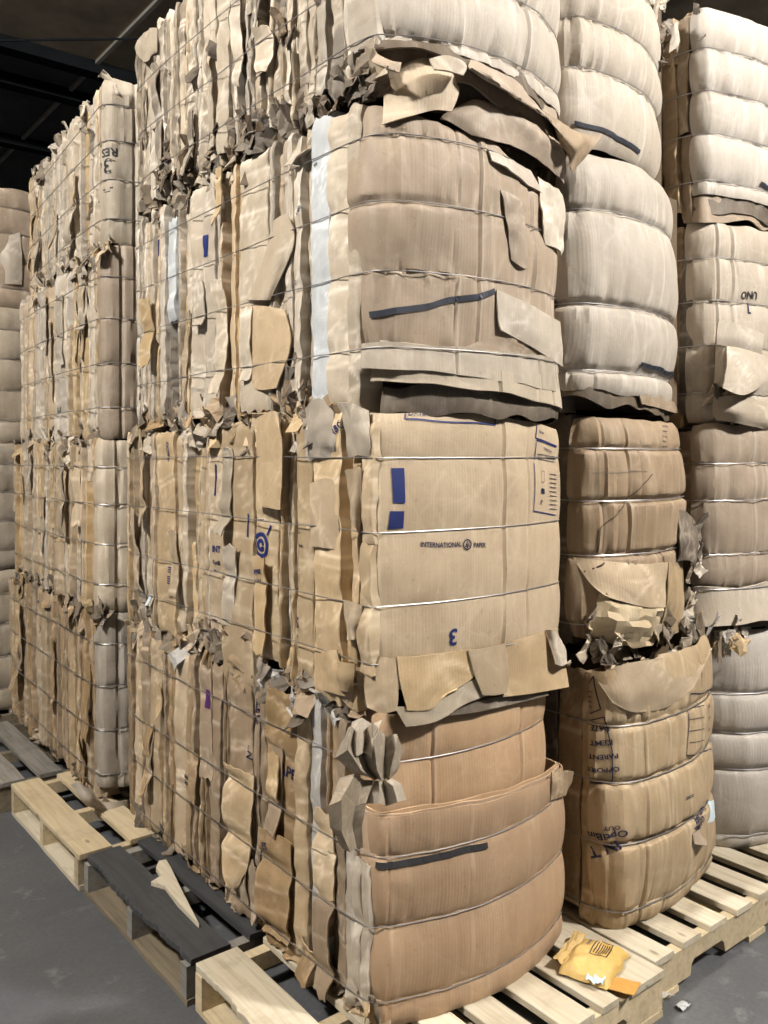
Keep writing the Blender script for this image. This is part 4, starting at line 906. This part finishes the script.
A4.free([[(472, 58, 0.10), (510, 78, 0.11), (556, 110, 0.06)], [(470, 68, 0.12), (510, 92, 0.14), (562, 126, 0.07)], [(486, 78, 0.11), (520, 100, 0.12), (560, 128, 0.06)]], 'brownend', amp=0.012, seed=52)
A4.free([[(430, 58, 0.10), (450, 56, 0.11), (466, 66, 0.11)], [(434, 70, 0.11), (450, 72, 0.13), (462, 76, 0.12)]], 'pale', amp=0.012, seed=53)
A4.long_side(0.10, 1.49, mats=['paledirty', 'pale', 'pale', 'paledirty'], split=0.3, kink=0.006, depth=0.014, bot=(0.0, 0.06), rough=0.006)
A4.strip(0.01, 0.10, 0.10, 0.66, 0.0, 'pale', skew=0)
A4.flaps(8, 0.2, 1.42, mats=['paledirty', 'pale'])
A4.scraps(60, 0.02, 1.42, 0.0, 0.10, mats=('scrap', 'scrap', 'core', 'paledirty'), size=(0.03, 0.06), amp=0.5)
A4.scraps(22, 0.15, 1.42, 0.05, 0.45, mats=('core', 'scrap'), size=(0.02, 0.05), out=(-0.005, 0.012), amp=0.5)
A4.scraps(10, 0.0, 0.25, -0.02, 0.08, mats=('scrap', 'core', 'core'), size=(0.03, 0.055), amp=0.5)
A4.free([[(140, 36, 0.02), (150, 28, 0.03), (158, 28, 0.02)], [(134, 48, 0.03), (146, 48, 0.05), (158, 50, 0.02)], [(140, 58, 0.04), (146, 62, 0.05), (154, 54, 0.02)]], 'pale', amp=0.010, seed=55, face='side')
A4.tie(0.0015)

# ------------------------------------------------------------------ bales: second stack (right of the nearest)
D1 = Bale(0.795, -0.095, 0.13, 0.635, 1.5, 0.79, 1.0, 'bottom bale of the second stack, tan end printed upside down with a white sticker', 'tan', (0.06, 0.265, 0.445, 0.61), seed=5)
d1 = D1.panel(bulge=0.05, fall=0.05, rc=0.06, wrapL=0.05, pil=0.009, barrel=0.025, creases=[(0.44, 0.010, 0.003), (0.22, 0.008, 0.005), (0.11, 0.009, 0.005), (0.32, 0.003, 0.003)], pleat=0.007, rough=0.006, edge=0.012, big=0.015, seed=1, pleat_bias=3.0, mat='kraft', z0=0.0, z1=0.79, zfun1=[(0, -0.03), (0.2, 0.0), (0.5, 0.01), (0.7, 0.01)])
D1.free([[(594, 676, 0.0), (625, 664, 0.0), (660, 658, 0.0), (712, 648, 0.0)], [(604, 690, 0.006), (625, 692, 0.008), (660, 686, 0.008), (702, 668, 0.006)], [(612, 702, 0.008), (634, 711, 0.010), (664, 706, 0.012), (690, 688, 0.010)]], 'kraft', amp=0.004, seed=61, on=d1)
def updown(B, s, rows, mat='navy', o=0.1):
    for body, px, py, h, rt in rows: text_px(B, s, body, px, py, h, mat, rt, 1.0, o)
box_px(D1, d1, [(584, 682), (594, 676), (601, 709), (582, 712)], 'navy', 0.003, 0.03)
box_px(D1, d1, [(584, 719), (604, 717), (612, 750), (612, 781), (590, 783)], 'navy', 0.003, 0.04)
updown(D1, d1, [('DATE', 600, 729, 0.014, math.pi), ('KEMT', 601, 743, 0.016, math.pi + 0.1), ('PARENT', 603, 757, 0.014, math.pi + 0.1), ('OPPORT', 603, 770, 0.014, math.pi + 0.1)], o=0.05)
for k in range(4): box_px(D1, d1, [(584, 690 + k * 5), (592, 692 + k * 5)], 'navy', 0.002, 0.03)
box_px(D1, d1, [(715, 691), (690, 693.5), (686, 755), (711, 749)], 'navy', 0.003, 0.08)
for k, w in enumerate(('LB', 'NET', 'PLIES', 'GRS')):
    box_px(D1, d1, [(689, 708 + k * 11.5), (704, 705.5 + k * 11.5)], 'navy', 0.0018, 0.09); text_px(D1, d1, w, 709, 706 + k * 11.5, 0.009, 'navy', math.pi, 1, 0.08)
updown(D1, d1, [('Heavy Duty', 699, 814, 0.016, math.pi + 0.12), ('Corrugated', 702, 806, 0.009, math.pi + 0.1), ('BOXES', 689, 797, 0.010, math.pi)], o=0.1)
updown(D1, d1, [('OptiMIL', 700, 824, 0.017, math.pi + 0.15), ('OptiBin', 607, 836, 0.020, math.pi + 0.2), ('OUT', 612, 828, 0.012, math.pi), ('IN T', 604, 850, 0.030, math.pi + 0.5)], o=0.08)
fill_px(D1, d1, [(707, 804), (716, 798), (716, 816), (707, 823)], 'sticker', 0.085, 'sticker')
D1.free([[(692, 834, 0.005), (696, 829, 0.012), (699, 832, 0.006)], [(692, 843, 0.01), (698, 842, 0.03), (703, 840, 0.01)]], 'brownend', amp=0.006, seed=62, on=d1)
D1.long_side(0.05, 1.45, mats=['kraftdark', 'kraftdark', 'scrap'], wmin=0.05, wmax=0.12, split=0.1)
D1.scraps(26, 0.05, 0.72, 0.73, 0.79, 'end', mats=('pale', 'scrap', 'kraft', 'newsprint'), size=(0.025, 0.05), out=(-0.10, 0.02), amp=0.5)
D1.tie(0.0019)

D2 = Bale(0.80, 0.0, 0.925, 0.55, 1.5, 0.74, 0, 'second bale up in the second stack, ragged end with yellowed crumpled paper', 'kraft', (0.10, 0.31, 0.475, 0.635), seed=6)
d2 = D2.panel(z0=0.06, z1=0.725, bulge=0.06, fall=0.03, rc=0.05, wrapL=0.05, pil=0.005, barrel=0.02, creases=[(0.14, 0.012, 0.004), (0.47, 0.008, 0.004), (0.05, 0.008, 0.005)], pleat=0.008, rough=0.007, big=0.02, edge=0.02, seed=3, pleat_bias=2.5, mat='brownend')
q = [D2.end(x, y, 0.09) for x, y in ((652, 475), (640, 490), (618, 513), (600, 530), (597, 552))]
D2.free([[(573, 558, 0.006), (600, 561, 0.006), (640, 564, 0.006), (668, 562, 0.006)], [(588, 580, 0.012), (602, 582, 0.014), (636, 590, 0.016), (664, 596, 0.012)], [(600, 594, 0.016), (612, 598, 0.02), (640, 604, 0.022), (662, 606, 0.016)]], 'kraft', amp=0.005, seed=63, on=d2)
D2.free([[(602, 592, 0.01), (612, 600, 0.016), (640, 604, 0.016), (660, 606, 0.01)], [(590, 618, 0.02), (612, 618, 0.045), (640, 622, 0.04), (658, 626, 0.015)], [(592, 634, 0.01), (614, 638, 0.03), (640, 638, 0.03), (655, 632, 0.012)]], 'straw', facet=0.006, on=d2, seed=64, name='crumpled_paper', thick=0.001)
D2.free([[(666, 562, 0.012), (672, 565, 0.012), (678, 570, 0.012)], [(662, 600, 0.02), (670, 603, 0.02), (678, 606, 0.02)], [(654, 632, 0.02), (663, 632, 0.02), (674, 628, 0.02)]], 'kraft', amp=0.006, seed=65, on=d2)
D2.free([[(676, 510, 0.05), (686, 512, 0.04), (696, 530, 0.02)], [(680, 540, 0.06), (690, 540, 0.05), (698, 545, 0.03)], [(678, 562, 0.05), (688, 560, 0.04), (696, 566, 0.02)]], 'scrap', amp=0.015, seed=66)
D2.scraps(36, 0.02, 0.60, 0.0, 0.09, 'end', mats=('pale', 'scrap', 'kraft', 'scrap', 'newsprint'), size=(0.035, 0.06), out=(0.0, 0.07), amp=0.5)
D2.scraps(12, 0.02, 0.12, 0.05, 0.35, 'end', mats=('scrap', 'kraft', 'core'), size=(0.03, 0.06), out=(-0.02, 0.03), amp=0.5)
D2.scraps(14, 0.52, 0.62, 0.05, 0.45, 'end', mats=('scrap', 'pale', 'core'), size=(0.025, 0.05), out=(-0.03, 0.03), amp=0.5)
box_px(D2, d2, [(592, 472), (648, 471)], 'faint', 0.002, 0.1)
box_px(D2, d2, [(652, 474), (640, 488), (618, 512), (600, 528), (597, 552)], 'core', 0.004, 0.1)
box_px(D2, d2, [(658, 552), (664, 566), (667, 586)], 'core', 0.004, 0.1)
for k in range(5): box_px(D2, d2, [(662, 426 + 5 * k), (667, 427 + 5 * k)], 'navy', 0.002, 0.04)
D2.long_side(0.05, 1.45, mats=['kraftdark', 'kraftdark', 'scrap'], wmin=0.05, wmax=0.12, split=0.1)
D2.tie(0.0019)

D3 = Bale(0.755, 0.0, 1.67, 0.685, 1.5, 0.785, 0.0, 'third bale up in the second stack, rounded pale end, short dark line low', 'cool', (0.125, 0.325, 0.61), seed=7)
d3 = D3.panel(bulge=0.055, fall=0.14, rc=0.05, wrapL=0.05, pil=0.022, barrel=0.03, creases=[(0.36, 0.003, 0.004)], pleat=0.006, rough=0.004, edge=0.012, seed=2, pleat_bias=3.0, z0=0.05, zfun0=[(0, 0.02), (0.63, -0.03)])
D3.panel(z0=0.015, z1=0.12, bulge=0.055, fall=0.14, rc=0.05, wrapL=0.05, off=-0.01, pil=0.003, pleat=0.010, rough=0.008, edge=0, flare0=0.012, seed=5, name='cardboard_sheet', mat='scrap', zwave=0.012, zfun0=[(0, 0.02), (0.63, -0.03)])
D3.free([[(640, 390, 0.0), (660, 395, 0.0), (674, 402, 0.0)], [(640, 402, 0.012), (660, 407, 0.015), (676, 412, 0.015)]], 'brownend', amp=0.008, seed=67, on=d3)
tape_px(D3, d3, [(640, 364), (660, 369), (681, 379)], 0.012, 'tape')
D3.long_side(0.05, 1.45, mats=['kraftdark', 'kraftdark', 'scrap'], wmin=0.05, wmax=0.12, split=0.1)
D3.tie(0.0017)
D4 = Bale(0.72, 0.0, 2.465, 0.625, 1.5, 0.66, 0.0, 'top bale of the second stack, rounded pale end crossed by a dark tape line', 'cool', (0.235, 0.385, 0.56), seed=8)
d4 = D4.panel(bulge=0.05, fall=0.12, rc=0.05, wrapL=0.05, pil=0.024, barrel=0.01, creases=[(0.33, 0.002, 0.004)], pleat=0.006, rough=0.004, edge=0.014, seed=2, pleat_bias=2.0)
tape_px(D4, d4, [(574, 123), (590, 127), (615, 137), (639, 152)], 0.012, 'tape')
D4.scraps(14, 0.45, 0.58, 0.45, 0.67, 'end', mats=('scrap', 'pale'), size=(0.02, 0.045), out=(-0.06, 0.0), amp=0.5)
D4.long_side(0.05, 1.45, mats=['kraftdark', 'kraftdark', 'scrap'], wmin=0.05, wmax=0.12, split=0.1)
D4.tie(0.0017)

# ------------------------------------------------------------------ bales: third stack (right edge)
E1 = Bale(1.53, -0.03, 0.13, 0.78, 1.5, 0.78, 0, 'bottom bale of the third stack, smooth greyish end at the right photo edge', 'greyend', (0.05, 0.29, 0.42, 0.56), seed=9)
E1.panel(bulge=0.10, rc=0.14, wrapL=0.05, pil=0.022, barrel=0.02, creases=[], pleat=0.004, rough=0.003, edge=0.014, seed=1, pleat_bias=1.5)
E1.long_side(0.05, 1.45, mats=['kraftdark', 'kraftdark', 'scrap'], wmin=0.05, wmax=0.12, split=0.1); E1.tie()
E2 = Bale(1.45, -0.02, 0.915, 0.76, 1.5, 0.735, 0, 'second bale up in the third stack, pale end with ragged white scraps under it', 'cool', (0.155, 0.275, 0.465, 0.595), seed=10)
E2.panel(bulge=0.08, rc=0.06, wrapL=0.05, pil=0.012, creases=[(0.20, 0.004), (0.45, 0.004)], pleat=0.009, rough=0.003, edge=0.014, seed=1, mat='brownend', z0=0.14)
E2.panel(z0=0.035, z1=0.165, bulge=0.09, rc=0.05, wrapL=0.05, off=0.008, pil=0.006, pleat=0.004, rough=0.003, edge=0, flare0=0.02, seed=3, name='cardboard_sheet', mat='cool', x0=0.0)
E2.panel(z0=0.02, z1=0.15, bulge=0.08, rc=0.05, wrapL=0.05, off=-0.006, pil=0.006, pleat=0.006, rough=0.006, edge=0, flare0=0.02, seed=4, name='cardboard_sheet', mat='scrap')
E2.scraps(26, 0.05, 0.7, 0.0, 0.06, 'end', mats=('pale', 'newsprint', 'scrap'), size=(0.025, 0.05), out=(0.0, 0.08), amp=0.45)
E2.long_side(0.05, 1.45, mats=['kraftdark', 'kraftdark', 'scrap'], wmin=0.05, wmax=0.12, split=0.1); E2.tie()
E3 = Bale(1.465, 0.0, 1.65, 0.76, 1.5, 0.72, 0, 'third bale up in the third stack, pale end with small upside-down black lettering', 'cool', (0.11, 0.28, 0.437, 0.59), seed=11)
e3 = E3.panel(bulge=0.07, rc=0.07, wrapL=0.05, pil=0.012, creases=[(0.05, 0.008, 0.006), (0.115, 0.012, 0.005), (0.13, 0.008, 0.004)], pleat=0.005, rough=0.004, edge=0.018, seed=1, pleat_bias=2, mat='cool')
updown(E3, e3, [('UNO', 749, 295, 0.026, math.pi)], 'black', 0.06)
p = hit(e3, 748, 308); p = Vector((p[0], 0, p[1])); E3.decal(e3, join2([quads_strip(seg((p.x, p.z - 0.018), (p.x, p.z + 0.02)), 0.006), quads_strip(seg((p.x - 0.002, p.z - 0.018), (p.x + 0.014, p.z - 0.018)), 0.006)]), 'navy')
E3.free([[(719, 319, 0.07), (742, 325, 0.085), (764, 334, 0.08)], [(717, 334, 0.075), (742, 340, 0.09), (763, 346, 0.085)], [(717, 344, 0.07), (742, 350, 0.08), (762, 356, 0.075)]], 'cool', amp=0.003, seed=71)
E3.free([[(727, 346, 0.075), (748, 350, 0.09), (775, 360, 0.09)], [(726, 370, 0.10), (748, 376, 0.12), (772, 376, 0.11)], [(723, 388, 0.10), (744, 395, 0.125), (764, 384, 0.115)]], 'cool', amp=0.005, seed=72)
E3.free([[(716, 346, 0.03), (722, 347, 0.06), (729, 349, 0.08)], [(715, 366, 0.03), (721, 368, 0.06), (728, 370, 0.08)], [(714, 384, 0.03), (719, 386, 0.05), (726, 388, 0.07)]], 'greypaper', amp=0.006, seed=73)
E3.free([[(714, 398, 0.03), (740, 396, 0.08), (775, 404, 0.08)], [(712, 412, 0.03), (740, 412, 0.10), (775, 422, 0.11)], [(716, 420, 0.03), (742, 424, 0.09), (775, 432, 0.09)]], 'pale', amp=0.008, seed=74)
E3.scraps(18, 0.0, 0.3, 0.02, 0.16, 'end', mats=('scrap', 'pale', 'core'), size=(0.03, 0.06), out=(0.0, 0.04), amp=0.45)
E3.long_side(0.05, 1.45, mats=['kraftdark', 'kraftdark', 'scrap'], wmin=0.05, wmax=0.12, split=0.1); E3.tie()
E4 = Bale(1.455, 0.0, 2.375, 0.76, 1.5, 0.745, 0, 'top bale of the third stack, bright smooth end with neat horizontal wire bulges', 'cool', (0.135, 0.30, 0.45, 0.60), seed=12)
e4 = E4.panel(bulge=0.07, rc=0.03, wrapL=0.05, pil=0.02, creases=[(0.40, 0.004, 0.004)], pleat=0.008, rough=0.004, edge=0.012, seed=1, z0=0.085, zwave=0.002)
E4.panel(z0=0.03, z1=0.12, bulge=0.07, rc=0.03, wrapL=0.05, off=-0.022, pil=0.003, pleat=0.008, rough=0.006, edge=0, flare0=0.01, seed=5, name='cardboard_sheet', mat='scrap', zwave=0.012)
E4.panel(z0=0.0, z1=0.09, bulge=0.06, rc=0.03, wrapL=0.05, off=-0.02, pil=0.003, pleat=0.008, rough=0.008, edge=0, flare0=0.01, seed=6, name='cardboard_sheet', mat='brownend', zwave=0.012)
tape_px(E4, e4, [(760, 183), (775, 192)], 0.012, 'tape')
E4.long_side(0.05, 1.45, mats=['kraftdark', 'kraftdark', 'scrap'], wmin=0.05, wmax=0.14, split=0.1)
E4.scraps(12, 0.02, 0.3, 0.60, 0.72, 'side', mats=('scrap', 'kraftdark'), size=(0.03, 0.06), amp=0.45)
E4.tie()

# ------------------------------------------------------------------ bales: stack behind the nearest, along the left aisle
BW = (0.12, 0.29, 0.46, 0.62)
Bs = []
for i, (z, h, mat, end, lab, mts) in enumerate((
    (0.13, 0.775, 'kraftdark', 'pale', 'bottom brown bale behind the nearest stack, white-edged sheets showing at its end', ['kraftdark', 'kraftdark', 'kraft']),
    (0.905, 0.70, 'kraft', 'pale', 'second bale up behind the nearest stack, printed strips along its long side', ['kraft', 'pale', 'kraft']),
    (1.605, 0.785, 'pale', 'brownend', 'third bale up behind the nearest stack, with a blue printed patch on its side', ['pale', 'kraft', 'pale']),
    (2.39, 0.69, 'pale', 'pale', 'top bale behind the nearest stack, upside-down black number on its corner', ['pale', 'pale', 'kraft']))):
    b = Bale((-0.05, -0.05, -0.035, -0.02)[i], (1.73, 1.74, 1.74, 1.76)[i], z, 0.70, 1.5, h, (-1.6, -2.2, -3.2, -4.8)[i], lab, mat, [w * h / 0.74 for w in BW], seed=20 + i)
    b.e = b.panel(bulge=0.03, rc=(0.03, 0.03, 0.04, 0.04)[i], wrapL=0.07, pil=0.006, creases=[(0.07, 0.012, 0.006), (0.13, 0.014, 0.006), (0.18, 0.012, 0.005), (0.26, 0.012, 0.006)] if i != 3 else [(0.115, 0.014, 0.006), (0.2, 0.01, 0.006)], pleat=0.011, rough=0.006, edge=0.014, seed=3, mat=end, nu=80, z0=0.06 if i == 0 else 0.0)
    b.long_side(0.07, 1.49, mats=mts, wmin=0.022, wmax=0.085, split=0.3)
    b.flaps(6, 0.1, 1.4, mats=mts)
    b.scraps(22, 0.0, 1.45, h - 0.06, h, mats=('scrap', mts[0], mts[1]), amp=0.5)
    b.scraps(22, 0.0, 1.45, -0.01, 0.06, mats=('scrap', mts[0], 'scrap'), amp=0.5)
    b.tie(0.002); Bs.append(b)
B1, B2, B3, B4 = Bs
text_px(B4, B4.e, '3', 107, 166, 0.06, 'black', math.pi, 1.0, 0.0); text_px(B4, B4.e, 'RES', 108, 152, 0.034, 'black', math.pi, 0.9, 0.0); text_px(B4, B4.e, '-_-', 107, 190, 0.03, 'black', 0.1, 1.0, 0.0)
B3.mark(49, 340, FILL(0.07, 0.02), 'blue', 'side', name='printed_mark'); B3.mark(60, 335, T('1', 0.06), 'black', 'side'); B3.mark(60, 408, T('LINES', 0.025, 0.2), 'black', 'side'); B3.mark(10, 380, FILL(0.02, 0.05), 'blue', 'side', name='printed_mark')
for px, py in ((28, 490), (30, 520)): B2.mark(px, py, T('IRAM', 0.03, 1.3), 'black', 'side')
B2.mark(72, 513, FILL(0.02, 0.06), 'sticker', 'side', name='sticker')
B1.free([[(70, 785, 0.03), (80, 782, 0.05), (92, 790, 0.05)], [(78, 795, 0.05), (88, 798, 0.08), (100, 800, 0.06)], [(86, 806, 0.04), (96, 808, 0.06), (102, 806, 0.05)]], 'cool', amp=0.010, seed=81, name='torn_sheet')
B1.free([[(100, 802, 0.02), (114, 802, 0.04), (127, 800, 0.03)], [(98, 820, 0.03), (112, 822, 0.05), (127, 818, 0.03)]], 'pale', amp=0.008, seed=82)
B4.scraps(6, 0.0, 0.3, 0.2, 0.5, mats=('core', 'scrap'), size=(0.03, 0.06))

# ------------------------------------------------------------------ bales: farthest stack at the left edge
for i, (z, h, mat, lab) in enumerate(((0.13, 0.775, 'pale', 'bottom bale of the farthest stack, a sliver at the left photo edge'), (0.905, 0.70, 'pale', 'second bale up in the farthest stack at the left photo edge'),
                                      (1.605, 0.75, 'pale', 'third bale up in the farthest stack at the left photo edge'), (2.355, 0.66, 'brownend', 'top brownish rounded bale of the farthest stack at the left photo edge'))):
    b = Bale((-0.50, -0.48, -0.44, -0.40)[i], 3.42, z, 0.70, 1.4, h, -4.8, lab, mat, [w * h / 0.74 for w in BW], seed=30 + i)
    b.panel(bulge=0.06, rc=0.06, wrapL=0.10, pil=0.016, creases=[(0.12, 0.012), (0.3, 0.012)], pleat=0.006, rough=0.006, edge=0.014, seed=3, nu=60)
    b.long_side(0.10, 1.39, mats=[mat, 'kraft'], wmin=0.05, wmax=0.12, split=0.1)
    if i == 3:
        b.free([[(0, 238, 0.05), (10, 235, 0.06), (20, 232, 0.06)], [(0, 260, 0.06), (10, 258, 0.08), (22, 256, 0.07)], [(0, 284, 0.05), (10, 284, 0.07), (22, 285, 0.06)]], 'pale', amp=0.004, seed=91)
    b.tie(0.002)

# ------------------------------------------------------------------ loose things
def top(o, label, cat): o['label'] = label; o['category'] = cat; return o
# yellow crumpled bag on the pallet between the first two stacks
bag = bpy.data.objects.new('paper_bag', None); COL.objects.link(bag); top(bag, 'crushed yellow paper bag lying on the pallet between two stacks', 'bag')
bag.location = rs(0.635, -0.165, 0.132); bag.rotation_euler = (0, 0, YAW + math.radians(18))
g = 36; u, v = np.meshgrid(np.linspace(-1, 1, g), np.linspace(-1, 1, g))
hx, hy = 0.095, 0.07
h = 0.030 * np.clip((1 - np.abs(u) ** 4) * (1 - np.abs(v) ** 4), 0, 1) ** 0.5
h = h + 0.014 * (crumple(u * 2.2, v * 2.0, 5) - 0.3) * np.clip((1 - u ** 4) * (1 - v ** 4), 0, 1) ** 0.4
P = np.stack([u * hx * (1 + 0.08 * noise(v * 2, 0.1, 3)), v * hy * (1 + 0.15 * noise(u * 2, 0.6, 4)), np.clip(h, 0.001, 1) + 0.004], 2)
bs = link('bag_body', sheet_mesh('bag_body', P, (0, 0, 1), np.clip((h - 0.028) * 30, 0, 1) * 0.4, 0.004, False), 'bagyellow', bag)
sb = Surf(bs, P, u[0] * hx, 'x', (0, 0, 1))
def bagdecal(shape, mat, name):
    V, F = shape; fj = (V[:, 0] / hx + 1) / 2 * (g - 1); fi = (V[:, 1] / hy + 1) / 2 * (g - 1)
    i = np.clip(fi.astype(int), 0, g - 2); j = np.clip(fj.astype(int), 0, g - 2); a = (fj - j)[:, None]; c = (fi - i)[:, None]
    p = (P[i, j] * (1 - a) + P[i, j + 1] * a) * (1 - c) + (P[i + 1, j] * (1 - a) + P[i + 1, j + 1] * a) * c
    link(name, mesh_from(name, p + [0, 0, 0.0018], F, [False] * len(F)), mat, bs)
bagdecal(rect_outline(-0.005, -0.035, 0.062, 0.012, 0.003), 'black', 'printed_mark')
for k in range(6): bagdecal(quads_strip(seg((0.002, -0.028 + k * 0.0065), (0.055, -0.028 + k * 0.0065)), 0.0028), 'black', 'printed_mark')
bagdecal(quads_strip(seg((0.03, 0.030), (0.085, 0.040)), 0.008), 'faint', 'printed_mark')
u2, v2 = np.meshgrid(np.linspace(-1, 1, 12), np.linspace(-1, 1, 12))
P2 = np.stack([u2 * 0.030 - 0.055, v2 * 0.038 - 0.098, 0.006 + 0.006 * crumple(u2 * 1.4, v2, 8) - 0.004 * v2], 2)
link('torn_flap', sheet_mesh('torn_flap', P2, (0, 0, 1), None, 0.002, True), 'bagorange', bag)
P2 = np.stack([u2 * 0.085 + 0.01, v2 * 0.016 + 0.074, 0.018 + 0.020 * crumple(u2 * 3, v2, 18) + 0.004 * v2], 2)
link('folded_edge', sheet_mesh('folded_edge', P2, (0, 0, 1), None, 0.002, True), 'bagyellow', bag)
P2 = np.stack([u2 * 0.016 - 0.088, v2 * 0.022 - 0.035, 0.016 + 0.022 * crumple(u2 * 2, v2 * 2, 28)], 2)
link('foil_scrap', sheet_mesh('foil_scrap', P2, (0, 0, 1), None, 0.001, True), 'sticker', bag)

# broken pale board resting on the blackened pallet
def outline_board(pts, z0, z1):
    n = len(pts); V = [(x, y, z0) for x, y in pts] + [(x, y, z1) for x, y in pts]
    F = [(i, (i + 1) % n, n + (i + 1) % n, n + i) for i in range(n)] + [tuple(range(n))[::-1], tuple(range(n, 2 * n))]
    return mesh_from('broken_board', V, F, [False] * len(F))
def px_floor(px, py, z):
    Y = FPX * (CAMH - z) / (py - HY); return tuple(Vector((CAMX, CAMY, CAMH)) + view_dir(px, py) * Y)[:2]
o = link('broken_board', outline_board([px_floor(x, y, 0.15) for x, y in ((156, 866), (159, 859), (166, 858), (171, 866), (181, 887), (199, 922), (178, 901), (165, 884), (151, 880), (161, 874))][::-1], 0.131, 0.145), 'palewood')
top(o, 'pale splintered wood offcut lying on the black pallet board', 'wood offcut')
for k, (px, py, sz, lab) in enumerate(((683, 1007, 0.016, 'tiny white paper chip on the floor right of the pallet'), (657, 1000, 0.035, 'crumpled clear plastic scrap on the floor at the pallet corner'))):
    x, y = px_floor(px, py, 0.004); sd = 40 + k
    u2, v2 = np.meshgrid(np.linspace(-1, 1, 8), np.linspace(-1, 1, 8))
    P2 = np.stack([u2 * sz * (1 + .4 * noise(v2 * 2, .5, sd)), v2 * sz * 0.7 * (1 + .4 * noise(u2 * 2, .5, sd + 1)), 0.003 + sz * 0.9 * (crumple(u2 * 1.5, v2 * 1.5, sd) + 0.2).clip(0, 1)], 2)
    o = link('paper_scrap', sheet_mesh('paper_scrap', P2, (0, 0, 1), None, 0.001, True), 'whitepaper' if k == 0 else 'newsprint'); o.location = (x, y, 0); top(o, lab, 'scrap')
print('objects', len(bpy.data.objects), 'tris', sum(len(o.data.polygons) * 2 for o in bpy.data.objects if o.type == 'MESH'))
